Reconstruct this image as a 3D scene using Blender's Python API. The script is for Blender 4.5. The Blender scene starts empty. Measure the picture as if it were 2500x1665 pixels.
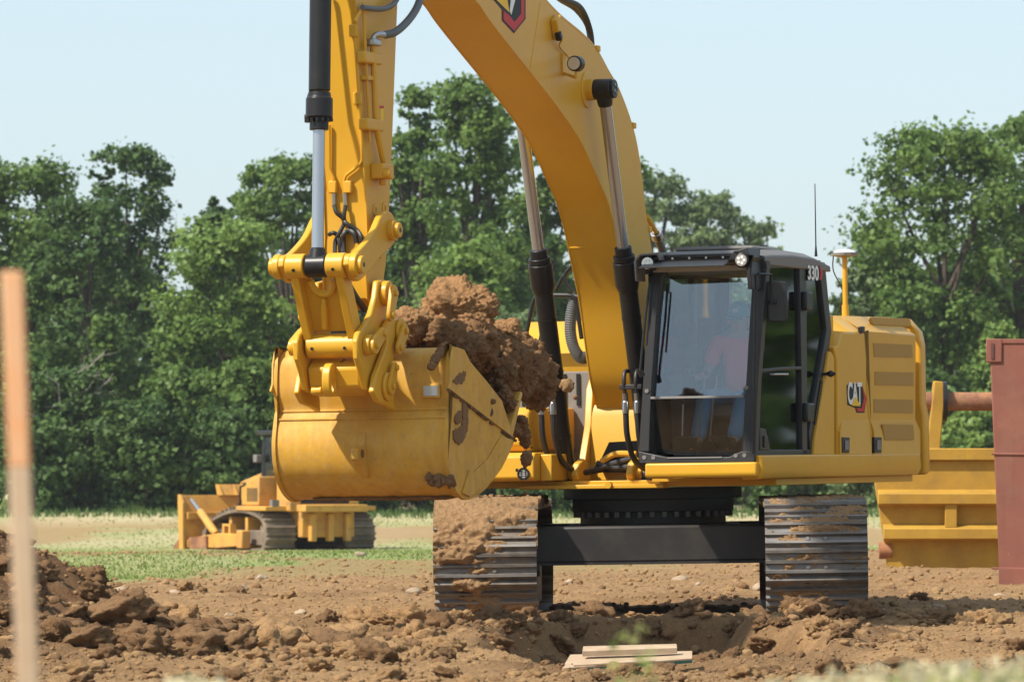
import bpy, bmesh, math, random
import numpy as np
from mathutils import Matrix, Vector
R = math.radians
random.seed(7); RNG = np.random.default_rng(7)
scene = bpy.context.scene
COL = scene.collection

# ------------------------------------------------------------------ camera, sky, sun, exposure
F = 13889.0          # focal length in pixels of a 2500 px wide frame (200 mm on 36 mm)
CAMH = 1.27
TILT = math.atan(287.5 / F)
cam = bpy.data.cameras.new('camera'); cam.lens = 200; cam.sensor_width = 36
cam.clip_start = 0.5; cam.clip_end = 8000
cam.dof.use_dof = True; cam.dof.focus_distance = 43.5; cam.dof.aperture_fstop = 8.6
cam_ob = bpy.data.objects.new('camera', cam); COL.objects.link(cam_ob)
cam_ob.location = (0, 0, CAMH); cam_ob.rotation_euler = (math.pi / 2 + TILT, 0, 0)
scene.camera = cam_ob
scene.render.resolution_x = 1024; scene.render.resolution_y = 681

SUN_EL, SUN_AZ = R(49), R(240)      # direction to the sun: (sin az, cos az)
world = bpy.data.worlds.new('World'); scene.world = world; world.use_nodes = True
wn = world.node_tree.nodes; wl = world.node_tree.links
bg = wn['Background']
sky = wn.new('ShaderNodeTexSky'); sky.sky_type = 'NISHITA'; sky.sun_disc = False
sky.sun_elevation = SUN_EL; sky.sun_rotation = SUN_AZ
sky.altitude = 0; sky.air_density = 1.0; sky.dust_density = 1.0; sky.ozone_density = 3.0
hz = wn.new('ShaderNodeMix'); hz.data_type = 'RGBA'; hz.inputs[0].default_value = .55      # thin summer haze evens the sky out
hz.inputs[7].default_value = (4.9, 5.9, 6.5, 1)
wl.new(sky.outputs[0], hz.inputs[6]); wl.new(hz.outputs[2], bg.inputs[0]); bg.inputs[1].default_value = 0.115
sun = bpy.data.lights.new('sun', 'SUN'); sun.energy = 4.7; sun.angle = R(1.6); sun.color = (1.0, 0.93, 0.82)
sun_ob = bpy.data.objects.new('sun', sun); COL.objects.link(sun_ob)
S = Vector((math.sin(SUN_AZ) * math.cos(SUN_EL), math.cos(SUN_AZ) * math.cos(SUN_EL), math.sin(SUN_EL)))
sun_ob.rotation_euler = S.to_track_quat('Z', 'Y').to_euler(); sun_ob.location = S * 60
scene.view_settings.view_transform = 'Standard'; scene.view_settings.look = 'None'
scene.view_settings.exposure = 0.48; scene.view_settings.gamma = 1.0
scene.render.engine = 'CYCLES'

# ------------------------------------------------------------------ measuring helpers
ZR = dict(z1=(650, 0, 4.48), z2=(650, 350, 4.48), z3=(640, 650, 3.919), z4=(640, 820, 3.0987), z5=(1000, 0, 3.485),
          z6=(1250, 380, 4.9), z7=(1250, 650, 2.7027), z8=(1540, 580, 2.6135), w1=(1950, 560, 2.451),
          w2=(1030, 1150, 3.824), w3=(1300, 1150, 3.825), w5=(400, 1040, 3.925), w6=(2080, 780, 2.2405),
          d=(0, 0, .9419), s=(0, 0, 1.0), e1=(940, 660, 3.564))
RCAM = Matrix.Rotation(math.pi / 2 + TILT, 3, 'X')
ROOT = Matrix.Translation((1.176, 47, 0)) @ Matrix.Rotation(R(-.8), 4, 'Y')
RZU = Matrix.Rotation(R(-20), 4, 'Z'); RZT = Matrix.Rotation(R(-1.9), 4, 'Z')
UF = ROOT @ RZU


def hit(k, x, y, ax, val, M=UF):
    """survey point: where the sight line crosses the plane axis = val of a frame (metres in that frame)"""
    ox, oy, s = ZR[k]
    d = RCAM @ Vector(((ox + x / s - 1250) / F, (832.5 - oy - y / s) / F, -1))
    Mi = M.inverted(); o = Mi @ Vector((0, 0, CAMH)); d = Mi.to_3x3() @ d
    return o + d * ((val - o[ax]) / d[ax])


def YZ(k, pts, x):
    return [tuple(hit(k, a, b, 0, x))[1:] for a, b in pts]


def XZ(k, pts, y):
    return [(p[0], p[2]) for p in (hit(k, a, b, 1, y) for a, b in pts)]


def gp(px, py, d):
    """world point at depth d"""
    p = hit('s', px, py, 1, d, Matrix.Identity(4)); return p


# ------------------------------------------------------------------ numpy noise
_perm = np.random.default_rng(3).permutation(512)
_grad = np.random.default_rng(4).normal(size=(512, 3)); _grad /= np.linalg.norm(_grad, axis=1)[:, None]


def pn(x, y, z=0.0):
    x = np.asarray(x, float); y = np.asarray(y, float); z = np.zeros_like(x) + z
    xi = np.floor(x).astype(np.int64); yi = np.floor(y).astype(np.int64); zi = np.floor(z).astype(np.int64)
    xf, yf, zf = x - xi, y - yi, z - zi
    u, v, w = [t * t * t * (t * (t * 6 - 15) + 10) for t in (xf, yf, zf)]
    r = 0
    for a in (0, 1):
        for b in (0, 1):
            for c in (0, 1):
                h = _perm[(_perm[(_perm[(xi + a) & 511] + yi + b) & 511] + zi + c) & 511]
                g = _grad[h]
                dt = g[..., 0] * (xf - a) + g[..., 1] * (yf - b) + g[..., 2] * (zf - c)
                r = r + dt * (u if a else 1 - u) * (v if b else 1 - v) * (w if c else 1 - w)
    return r * 1.6


def fbm(x, y, z=0.0, o=4, gain=.5):
    r = 0; a = 1.0; f = 1.0
    for i in range(o):
        r = r + a * pn(x * f + 17.3 * i, y * f - 9.1 * i, z * f + 4.7 * i if not np.isscalar(z) else z + 5.3 * i)
        a *= gain; f *= 2.03
    return r


def worley(X, Y, freq, keep, seed):
    '''height of scattered half-buried lumps, in units of the cell size'''
    x = np.asarray(X) * freq; y = np.asarray(Y) * freq; xi = np.floor(x).astype(np.int64); yi = np.floor(y).astype(np.int64); h = np.zeros_like(x)
    for a in (-1, 0, 1):
        for b in (-1, 0, 1):
            cx, cy = xi + a, yi + b
            k1 = _perm[(_perm[(cx + seed) & 511] + cy) & 511]; k2 = _perm[(k1 + 77 + cx) & 511]; k3 = _perm[(k2 + 31 + cy) & 511]
            px = cx + .15 + .7 * k1 / 511; py = cy + .15 + .7 * k2 / 511; r = np.where(k3 / 511 < keep, .18 + .42 * (k3 / 511 / keep) ** 1.5, .0001)
            d2 = ((x - px) ** 2 + (y - py) ** 2) / r ** 2
            h = np.maximum(h, np.sqrt(np.clip(1 - d2, 0, 1)) * r)
    return h


def sstep(a, b, x):
    t = np.clip((x - a) / (b - a), 0, 1); return t * t * (3 - 2 * t)


# ------------------------------------------------------------------ mesh builder
class MB:
    def __init__(s): s.v = []; s.f = []
    def add(s, vs, fs):
        n = len(s.v); s.v += [tuple(p) for p in vs]; s.f += [tuple(i + n for i in f) for f in fs]; return s
    def box(s, c, size, M=None):
        a, b, h = [q / 2 for q in size]
        vs = [Vector((x, y, z)) for x in (-a, a) for y in (-b, b) for z in (-h, h)]
        if M is not None: vs = [M @ p for p in vs]
        c = Vector(c)
        return s.add([p + c for p in vs], [(0, 1, 3, 2), (4, 6, 7, 5), (0, 4, 5, 1), (2, 3, 7, 6), (0, 2, 6, 4), (1, 5, 7, 3)])
    def bx(s, x0, x1, y0, y1, z0, z1):
        return s.box(((x0 + x1) / 2, (y0 + y1) / 2, (z0 + z1) / 2), (abs(x1 - x0), abs(y1 - y0), abs(z1 - z0)))
    def prism(s, poly, ax, a, b, poly2=None):
        """extrude a 2D outline along an axis from a to b"""
        def mk(p, t):
            return (t, p[0], p[1]) if ax == 0 else (p[0], t, p[1]) if ax == 1 else (p[0], p[1], t)
        q = poly2 or poly; n = len(poly)
        vs = [mk(p, a) for p in poly] + [mk(p, b) for p in q]
        fs = [tuple(range(n))[::-1], tuple(range(n, 2 * n))] + [(i, (i + 1) % n, n + (i + 1) % n, n + i) for i in range(n)]
        return s.add(vs, fs)
    def tube(s, pts, r, n=10, cap=True):
        pts = [Vector(p) for p in pts]; m = len(pts)
        rs = r if isinstance(r, (list, tuple)) else [r] * m
        t0 = (pts[1] - pts[0]).normalized()
        u = t0.orthogonal().normalized(); vs = []
        for i in range(m):
            t = (pts[min(i + 1, m - 1)] - pts[max(i - 1, 0)]).normalized()
            u = (u - t * u.dot(t)).normalized(); w = t.cross(u)
            for k in range(n):
                a = 2 * math.pi * k / n
                vs.append(pts[i] + (u * math.cos(a) + w * math.sin(a)) * rs[i])
        fs = [(i * n + k, i * n + (k + 1) % n, (i + 1) * n + (k + 1) % n, (i + 1) * n + k) for i in range(m - 1) for k in range(n)]
        if cap: fs += [tuple(range(n))[::-1], tuple(range((m - 1) * n, m * n))]
        return s.add(vs, fs)
    def cyl(s, p0, p1, r, n=20, r1=None): return s.tube([p0, p1], [r, r if r1 is None else r1], n)
    def ring(s, p0, p1, ro, ri, n=24):
        p0, p1 = Vector(p0), Vector(p1); t = (p1 - p0).normalized(); u = t.orthogonal().normalized(); w = t.cross(u); vs = []
        for p, r in ((p0, ro), (p1, ro), (p1, ri), (p0, ri)):
            for k in range(n):
                a = 2 * math.pi * k / n; vs.append(p + (u * math.cos(a) + w * math.sin(a)) * r)
        return s.add(vs, [(j * n + k, j * n + (k + 1) % n, ((j + 1) % 4) * n + (k + 1) % n, ((j + 1) % 4) * n + k) for j in range(4) for k in range(n)])
    def grid(s, rows):
        n = len(rows[0]); vs = [p for r in rows for p in r]
        return s.add(vs, [(i * n + j, i * n + j + 1, (i + 1) * n + j + 1, (i + 1) * n + j) for i in range(len(rows) - 1) for j in range(n - 1)])


def catmull(pts, n=6):
    P = [Vector(p) for p in pts]; P = [2 * P[0] - P[1]] + P + [2 * P[-1] - P[-2]]; out = []
    for i in range(1, len(P) - 2):
        for k in range(n):
            t = k / n; a, b, c, d = P[i - 1], P[i], P[i + 1], P[i + 2]
            out.append(.5 * ((2 * b) + (c - a) * t + (2 * a - 5 * b + 4 * c - d) * t * t + (3 * b - 3 * c + d - a) * t ** 3))
    return out + [P[-2]]


def mesh_from(name, v, f, mat, smooth=35):
    me = bpy.data.meshes.new(name); me.from_pydata([tuple(p) for p in v], [], f)
    bm = bmesh.new(); bm.from_mesh(me); bmesh.ops.recalc_face_normals(bm, faces=bm.faces); bm.to_mesh(me); bm.free()
    if mat: me.materials.append(mat)
    if smooth:
        me.polygons.foreach_set('use_smooth', [True] * len(me.polygons)); me.set_sharp_from_angle(angle=R(smooth))
    return me


def np_mesh(name, verts, faces, mat, smooth=True):
    """fast mesh from numpy arrays (all quads or all triangles)"""
    me = bpy.data.meshes.new(name); k = faces.shape[1]
    me.vertices.add(len(verts)); me.vertices.foreach_set('co', verts.astype(np.float32).ravel())
    me.loops.add(faces.size); me.loops.foreach_set('vertex_index', faces.astype(np.int32).ravel())
    me.polygons.add(len(faces)); me.polygons.foreach_set('loop_start', np.arange(0, faces.size, k, dtype=np.int32))
    if smooth: me.polygons.foreach_set('use_smooth', np.ones(len(faces), bool))
    me.update(calc_edges=True); me.validate()
    if mat: me.materials.append(mat)
    return me


def link(name, me, parent=None, M=None):
    o = bpy.data.objects.new(name, me); COL.objects.link(o)
    if parent is not None: o.parent = parent
    if M is not None: o.matrix_local = M
    return o


def part(name, mb, mat, parent=None, M=None, bev=0, smooth=35, label=None, kind=None, seg=2):
    o = link(name, mesh_from(name, mb.v, mb.f, mat, smooth), parent, M)
    if bev:
        b = o.modifiers.new('bevel', 'BEVEL'); b.width = bev; b.segments = seg; b.limit_method = 'ANGLE'; b.angle_limit = R(40)
        b.harden_normals = False
    if label: o['label'] = label
    if kind: o['kind'] = kind
    return o


def tag(o, label, cat, group=None, kind=None):
    o['label'] = label; o['category'] = cat
    if group: o['group'] = group
    if kind: o['kind'] = kind
    return o


def empty(name, M):
    o = bpy.data.objects.new(name, None); COL.objects.link(o); o.matrix_world = M; o.empty_display_size = .3; return o


def struct(o): o['kind'] = 'structure'; return o


# ------------------------------------------------------------------ materials
def mat(name, col, rough=.5, metal=0, coat=0, col2=None, nscale=6, lo=.35, hi=.65, bump=0, bscale=60, spec=.5, dust=None,
        dustamt=0.0, dscale=9, rough2=None, coords='Object', detail=5):
    m = bpy.data.materials.new(name); m.use_nodes = True; nt = m.node_tree; N = nt.nodes; L = nt.links
    p = N['Principled BSDF']; p.inputs['Roughness'].default_value = rough; p.inputs['Metallic'].default_value = metal
    p.inputs['Coat Weight'].default_value = coat; p.inputs['Coat Roughness'].default_value = .12
    p.inputs['Specular IOR Level'].default_value = spec
    tc = N.new('ShaderNodeTexCoord')
    base = None
    def noisefac(sc, a, b, off=0.0, det=detail):
        n = N.new('ShaderNodeTexNoise'); n.inputs['Scale'].default_value = sc; n.inputs['Detail'].default_value = det
        n.inputs['Roughness'].default_value = .62
        mp = N.new('ShaderNodeMapping'); mp.inputs['Location'].default_value = (off, off * 1.7, off * .3)
        L.new(tc.outputs[coords], mp.inputs[0]); L.new(mp.outputs[0], n.inputs['Vector'])
        r = N.new('ShaderNodeMapRange'); r.inputs['From Min'].default_value = a; r.inputs['From Max'].default_value = b
        L.new(n.outputs['Fac'], r.inputs['Value']); return r.outputs[0], n
    def mix(f, a, b):
        x = N.new('ShaderNodeMix'); x.data_type = 'RGBA'
        if hasattr(f, 'node'): L.new(f, x.inputs[0])
        else: x.inputs[0].default_value = f
        for s, c in ((6, a), (7, b)):
            if hasattr(c, 'node'): L.new(c, x.inputs[s])
            else: x.inputs[s].default_value = (*c, 1)
        return x.outputs[2]
    c = col
    if col2: f, _ = noisefac(nscale, lo, hi); c = mix(f, col, col2)
    if dust:
        f, _ = noisefac(dscale, .5, .85, 3.1, 8)
        mm = N.new('ShaderNodeMath'); mm.operation = 'MULTIPLY_ADD'; mm.inputs[1].default_value = dustamt; mm.inputs[2].default_value = dustamt * .25
        L.new(f, mm.inputs[0]); c = mix(mm.outputs[0], c, dust)
        rr = N.new('ShaderNodeMapRange'); rr.inputs['To Min'].default_value = rough; rr.inputs['To Max'].default_value = min(1, rough + .45)
        L.new(mm.outputs[0], rr.inputs['Value']); L.new(rr.outputs[0], p.inputs['Roughness'])
    if hasattr(c, 'node'): L.new(c, p.inputs['Base Color'])
    else: p.inputs['Base Color'].default_value = (*c, 1)
    if bump:
        _, n = noisefac(bscale, 0, 1, 1.3, 6); b = N.new('ShaderNodeBump'); b.inputs['Strength'].default_value = bump
        b.inputs['Distance'].default_value = .02
        L.new(n.outputs['Fac'], b.inputs['Height']); L.new(b.outputs[0], p.inputs['Normal'])
    return m


YEL = (.66, .355, .022); DUST = (.36, .25, .14)
M_YEL = mat('yellow_paint', YEL, .38, coat=0, spec=.35, dust=DUST, dustamt=.10, col2=(.62, .325, .02), nscale=1.5)
M_YELB = mat('yellow_paint_worn', (.66, .355, .028), .5, coat=0, spec=.3, dust=(.30, .19, .09), dustamt=.55, dscale=14, col2=(.56, .29, .03), nscale=4, bump=.08, bscale=25)
M_YELV = mat('yellow_louvre', (.42, .23, .02), .5, dust=DUST, dustamt=.2)
M_YELOLD = mat('old_yellow_paint', (.52, .30, .035), .6, dust=(.24, .14, .05), dustamt=.7, dscale=4, col2=(.40, .22, .03), nscale=2.5, spec=.25)
M_DTRK = mat('dozer_track', (.16, .13, .10), .8, col2=(.09, .075, .06), nscale=3, dust=(.36, .26, .16), dustamt=.8, dscale=3)
M_YELD = mat('dozer_yellow', (.68, .36, .05), .55, dust=(.38, .24, .12), dustamt=.85, dscale=2.2, col2=(.58, .28, .04), nscale=1.5, spec=.3)
M_BLK = mat('black_steel', (.010, .010, .011), .36, dust=(.16, .12, .085), dustamt=.08, spec=.35)
M_FRAME = mat('undercarriage_black', (.018, .018, .019), .5, dust=(.17, .13, .09), dustamt=.25, dscale=4)
M_CAB = mat('cab_grey', (.018, .018, .019), .42, dust=(.16, .14, .12), dustamt=.09, dscale=3, spec=.4)
M_ROOF = mat('cab_roof_grey', (.13, .122, .117), .5, dust=(.30, .24, .18), dustamt=.3, dscale=5)
M_RUB = mat('rubber_hose', (.014, .014, .015), .5, dust=(.15, .12, .09), dustamt=.2)
M_GREY = mat('grey_hose', (.10, .11, .12), .5)
M_CHR = mat('chrome', (.42, .43, .45), .2, metal=.75)
M_STEEL = mat('bare_steel', (.42, .43, .44), .35, metal=1)
M_SHOE = mat('track_steel', (.13, .125, .12), .5, metal=.6, dust=(.30, .20, .11), dustamt=.6, dscale=7, col2=(.07, .065, .06), nscale=9)
M_WHITE = mat('white_paint', (.75, .75, .74), .4)
M_RED = mat('red_decal', (.5, .03, .035), .4, spec=.12)
M_DBLK = mat('black_decal', (.01, .01, .011), .4, spec=.12)
M_DYEL = mat('yellow_decal', (.8, .5, .03), .4, spec=.12)
M_LENS = mat('lamp_lens', (.6, .6, .58), .15, metal=.6)
M_GREYM = mat('machine_grey', (.16, .16, .16), .55, dust=DUST, dustamt=.3)
M_INT = mat('cab_interior', (.20, .20, .20), .6)
M_FLOOR = mat('cab_floor_mat', (.03, .03, .03), .8)
M_SEAT = mat('seat_fabric', (.15, .15, .155), .8)
M_RUST = mat('rusty_pipe', (.17, .055, .03), .75, col2=(.34, .13, .05), nscale=4, lo=.45, hi=.6, dust=(.42, .3, .16), dustamt=.5, dscale=3)
M_CONT = mat('red_oxide_paint', (.27, .085, .060), .7, col2=(.21, .075, .055), nscale=2.2, dust=(.30, .17, .11), dustamt=.55, dscale=3, spec=.25)
M_CONTD = mat('red_oxide_dark', (.10, .04, .035), .7)
M_WOOD = mat('pale_board', (.50, .37, .24), .7, col2=(.40, .27, .16), nscale=7, bump=.1)
M_WOODG = mat('green_board_edge', (.02, .12, .10), .6)
M_STAKE = mat('stake_wood', (.56, .40, .27), .7, col2=(.50, .34, .22), nscale=8)
M_STAKEO = mat('stake_orange', (.75, .33, .14), .65, col2=(.72, .42, .24), nscale=5)
M_BARK = mat('bark', (.10, .075, .055), .9, col2=(.055, .042, .03), nscale=6, bump=.4, bscale=12)
M_STONE = mat('pale_stone', (.40, .31, .21), .9, col2=(.30, .21, .13), nscale=9)
M_SKIN = mat('skin', (.40, .22, .15), .5)
M_CAP = mat('teal_cap', (.02, .30, .40), .8)
M_SHIRT = mat('red_shirt', (.85, .09, .06), .8)
M_JEANS = mat('blue_jeans', (.10, .28, .46), .85)
M_BOOT = mat('boot', (.09, .05, .03), .7)


def wear(m, col, scale, lo, hi, amt, stretch=(1, 1, 1)):
    '''scuffs or dirt with a shape of their own over a finished paint'''
    nt = m.node_tree; N = nt.nodes; L = nt.links; p = N['Principled BSDF']; tc = [n for n in N if n.type == 'TEX_COORD'][0]
    c = p.inputs['Base Color'].links[0].from_socket
    mp = N.new('ShaderNodeMapping'); mp.inputs['Scale'].default_value = stretch; L.new(tc.outputs['Object'], mp.inputs[0])
    n = N.new('ShaderNodeTexNoise'); n.inputs['Scale'].default_value = scale; n.inputs['Detail'].default_value = 8; n.inputs['Roughness'].default_value = .7; L.new(mp.outputs[0], n.inputs['Vector'])
    r = N.new('ShaderNodeMapRange'); r.inputs['From Min'].default_value = lo; r.inputs['From Max'].default_value = hi; r.inputs['To Max'].default_value = amt; L.new(n.outputs['Fac'], r.inputs['Value'])
    x = N.new('ShaderNodeMix'); x.data_type = 'RGBA'; L.new(r.outputs[0], x.inputs[0]); L.new(c, x.inputs[6]); x.inputs[7].default_value = (*col, 1); L.new(x.outputs[2], p.inputs['Base Color'])


wear(M_YELB, (.20, .12, .055), 55, .66, .74, .8); wear(M_YELB, (.64, .43, .14), 9, .45, .75, .65, (1, 1, .25)); wear(M_YELB, (.13, .085, .05), 16, .66, .72, .7, (1, .3, 1))
wear(M_YEL, (.45, .32, .15), 5, .58, .9, .25, (1, 1, .3)); wear(M_YELOLD, (.12, .06, .025), 7, .64, .72, .8, (1, 1, .5)); wear(M_YELD, (.22, .12, .06), 3, .56, .7, .7)
wear(M_CONT, (.16, .06, .04), 6, .55, .75, .6, (3, 1, .15)); wear(M_CONT, (.42, .24, .17), 14, .64, .72, .6); wear(M_SHOE, (.42, .42, .42), 3, .45, .7, .5, (.3, 6, 6))


def soil_mat(name, dry, wet, coords='Object', attr=None, bscale=45, bump=.9, nscale=2.2):
    m = mat(name, dry, .95, col2=tuple(.72 * a for a in dry), nscale=nscale, lo=.3, hi=.7, spec=.15, coords=coords, detail=9)
    nt = m.node_tree; N = nt.nodes; L = nt.links; p = N['Principled BSDF']
    tc = [n for n in N if n.type == 'TEX_COORD'][0]
    c = p.inputs['Base Color'].links[0].from_socket
    n2 = N.new('ShaderNodeTexNoise'); n2.inputs['Scale'].default_value = 38; n2.inputs['Detail'].default_value = 6; L.new(tc.outputs[coords], n2.inputs['Vector'])
    r2 = N.new('ShaderNodeMapRange'); r2.inputs['From Min'].default_value = .40; r2.inputs['From Max'].default_value = .68; r2.inputs['To Max'].default_value = .55
    L.new(n2.outputs['Fac'], r2.inputs['Value'])
    x = N.new('ShaderNodeMix'); x.data_type = 'RGBA'; L.new(r2.outputs[0], x.inputs[0]); L.new(c, x.inputs[6]); x.inputs[7].default_value = (*wet, 1); c = x.outputs[2]
    if attr:
        a = N.new('ShaderNodeAttribute'); a.attribute_name = attr
        x = N.new('ShaderNodeMix'); x.data_type = 'RGBA'; L.new(a.outputs['Fac'], x.inputs[0]); L.new(c, x.inputs[6]); x.inputs[7].default_value = (*wet, 1); c = x.outputs[2]
    L.new(c, p.inputs['Base Color'])
    hs = None
    for sc, w in ((bscale, 1.0), (bscale * 3.3, .5)):
        n = N.new('ShaderNodeTexNoise'); n.inputs['Scale'].default_value = sc; n.inputs['Detail'].default_value = 7; n.inputs['Roughness'].default_value = .65
        L.new(tc.outputs[coords], n.inputs['Vector'])
        mm = N.new('ShaderNodeMath'); mm.operation = 'MULTIPLY_ADD'; mm.inputs[1].default_value = w; L.new(n.outputs['Fac'], mm.inputs[0])
        if hs: L.new(hs, mm.inputs[2])
        else: mm.inputs[2].default_value = 0
        hs = mm.outputs[0]
    b = N.new('ShaderNodeBump'); b.inputs['Strength'].default_value = bump; b.inputs['Distance'].default_value = .03
    L.new(hs, b.inputs['Height']); L.new(b.outputs[0], p.inputs['Normal'])
    return m


DRY = (.45, .275, .130); WET = (.165, .092, .045)
M_CLODA = soil_mat('clod_soil', (.44, .265, .125), (.32, .185, .085), bscale=3.2, bump=1.0, nscale=.9)
M_CLODB = soil_mat('fresh_clod_soil', (.27, .155, .075), (.18, .10, .048), bscale=3.2, bump=1.0, nscale=.9)
M_SOIL = soil_mat('soil', DRY, (.40, .24, .12))
M_SOILW = soil_mat('fresh_soil', (.33, .19, .093), (.20, .112, .054))
M_SOILB = soil_mat('bucket_soil', (.30, .165, .077), (.15, .08, .039), bscale=30, bump=1.0, nscale=4)
M_MUD = soil_mat('track_mud', (.43, .26, .13), (.30, .175, .085))

# ground material: soil, fresh soil and grass chosen by what grows where (vertex attributes)
M_GND = soil_mat('ground_soil', DRY, WET, attr='fresh')
_nt = M_GND.node_tree; _N = _nt.nodes; _L = _nt.links; _p = _N['Principled BSDF']
_c = _p.inputs['Base Color'].links[0].from_socket
_tc = [n for n in _N if n.type == 'TEX_COORD'][0]
_a = _N.new('ShaderNodeAttribute'); _a.attribute_name = 'grass'
_d = _N.new('ShaderNodeAttribute'); _d.attribute_name = 'drygrass'
_n = _N.new('ShaderNodeTexNoise'); _n.inputs['Scale'].default_value = 3.0; _n.inputs['Detail'].default_value = 8; _L.new(_tc.outputs['Object'], _n.inputs['Vector'])
_r = _N.new('ShaderNodeMapRange'); _r.inputs['From Min'].default_value = .35; _r.inputs['From Max'].default_value = .65; _L.new(_n.outputs['Fac'], _r.inputs['Value'])
def _mx(f, a, b):
    x = _N.new('ShaderNodeMix'); x.data_type = 'RGBA'; _L.new(f, x.inputs[0])
    for s, c in ((6, a), (7, b)):
        if hasattr(c, 'node'): _L.new(c, x.inputs[s])
        else: x.inputs[s].default_value = (*c, 1)
    return x.outputs[2]
_g = _mx(_r.outputs[0], (.21, .28, .075), (.34, .34, .14))
_g = _mx(_d.outputs['Fac'], _g, (.50, .42, .25))
_L.new(_mx(_a.outputs['Fac'], _c, _g), _p.inputs['Base Color'])


def leaf_mat(name, dark, light):
    m = bpy.data.materials.new(name); m.use_nodes = True; nt = m.node_tree; N = nt.nodes; L = nt.links
    for n in list(N): N.remove(n)
    out = N.new('ShaderNodeOutputMaterial')
    a = N.new('ShaderNodeAttribute'); a.attribute_name = 'tint'
    x = N.new('ShaderNodeMix'); x.data_type = 'RGBA'; x.inputs[6].default_value = (*dark, 1); x.inputs[7].default_value = (*light, 1)
    L.new(a.outputs['Fac'], x.inputs[0])
    p = N.new('ShaderNodeBsdfPrincipled'); p.inputs['Roughness'].default_value = .55; p.inputs['Specular IOR Level'].default_value = .3
    L.new(x.outputs[2], p.inputs['Base Color'])
    t = N.new('ShaderNodeBsdfTranslucent'); L.new(x.outputs[2], t.inputs['Color'])
    ms = N.new('ShaderNodeMixShader'); ms.inputs[0].default_value = .42
    L.new(p.outputs[0], ms.inputs[1]); L.new(t.outputs[0], ms.inputs[2]); L.new(ms.outputs[0], out.inputs[0])
    return m


M_LEAF = [leaf_mat('leaf_mid', (.085, .155, .036), (.20, .30, .07)),
          leaf_mat('leaf_pale', (.125, .21, .045), (.26, .37, .09)),
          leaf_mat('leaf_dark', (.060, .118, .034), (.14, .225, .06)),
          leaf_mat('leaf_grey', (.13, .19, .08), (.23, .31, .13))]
M_GRASS = leaf_mat('grass_blade', (.19, .28, .06), (.46, .43, .19))
M_DRYG = leaf_mat('dry_grass', (.50, .43, .24), (.76, .68, .46))


def glass_mat(name, refl, tint, ior=1.5):
    m = bpy.data.materials.new(name); m.use_nodes = True; nt = m.node_tree; N = nt.nodes; L = nt.links
    for n in list(N): N.remove(n)
    out = N.new('ShaderNodeOutputMaterial'); t = N.new('ShaderNodeBsdfTransparent'); t.inputs[0].default_value = (*tint, 1)
    g = N.new('ShaderNodeBsdfGlossy'); g.inputs['Roughness'].default_value = .03; g.inputs['Color'].default_value = (.95, .97, 1, 1)
    lw = N.new('ShaderNodeFresnel'); lw.inputs['IOR'].default_value = ior
    ma = N.new('ShaderNodeMath'); ma.operation = 'ADD'; ma.inputs[1].default_value = refl; ma.use_clamp = True; L.new(lw.outputs[0], ma.inputs[0])
    ms = N.new('ShaderNodeMixShader'); L.new(ma.outputs[0], ms.inputs[0]); L.new(t.outputs[0], ms.inputs[1]); L.new(g.outputs[0], ms.inputs[2])
    L.new(ms.outputs[0], out.inputs[0]); return m


M_GLASS = glass_mat('windscreen_glass', .06, (.90, .94, .93)); M_GLASSD = glass_mat('tinted_glass', .02, (.66, .70, .70), 1.28)

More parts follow.
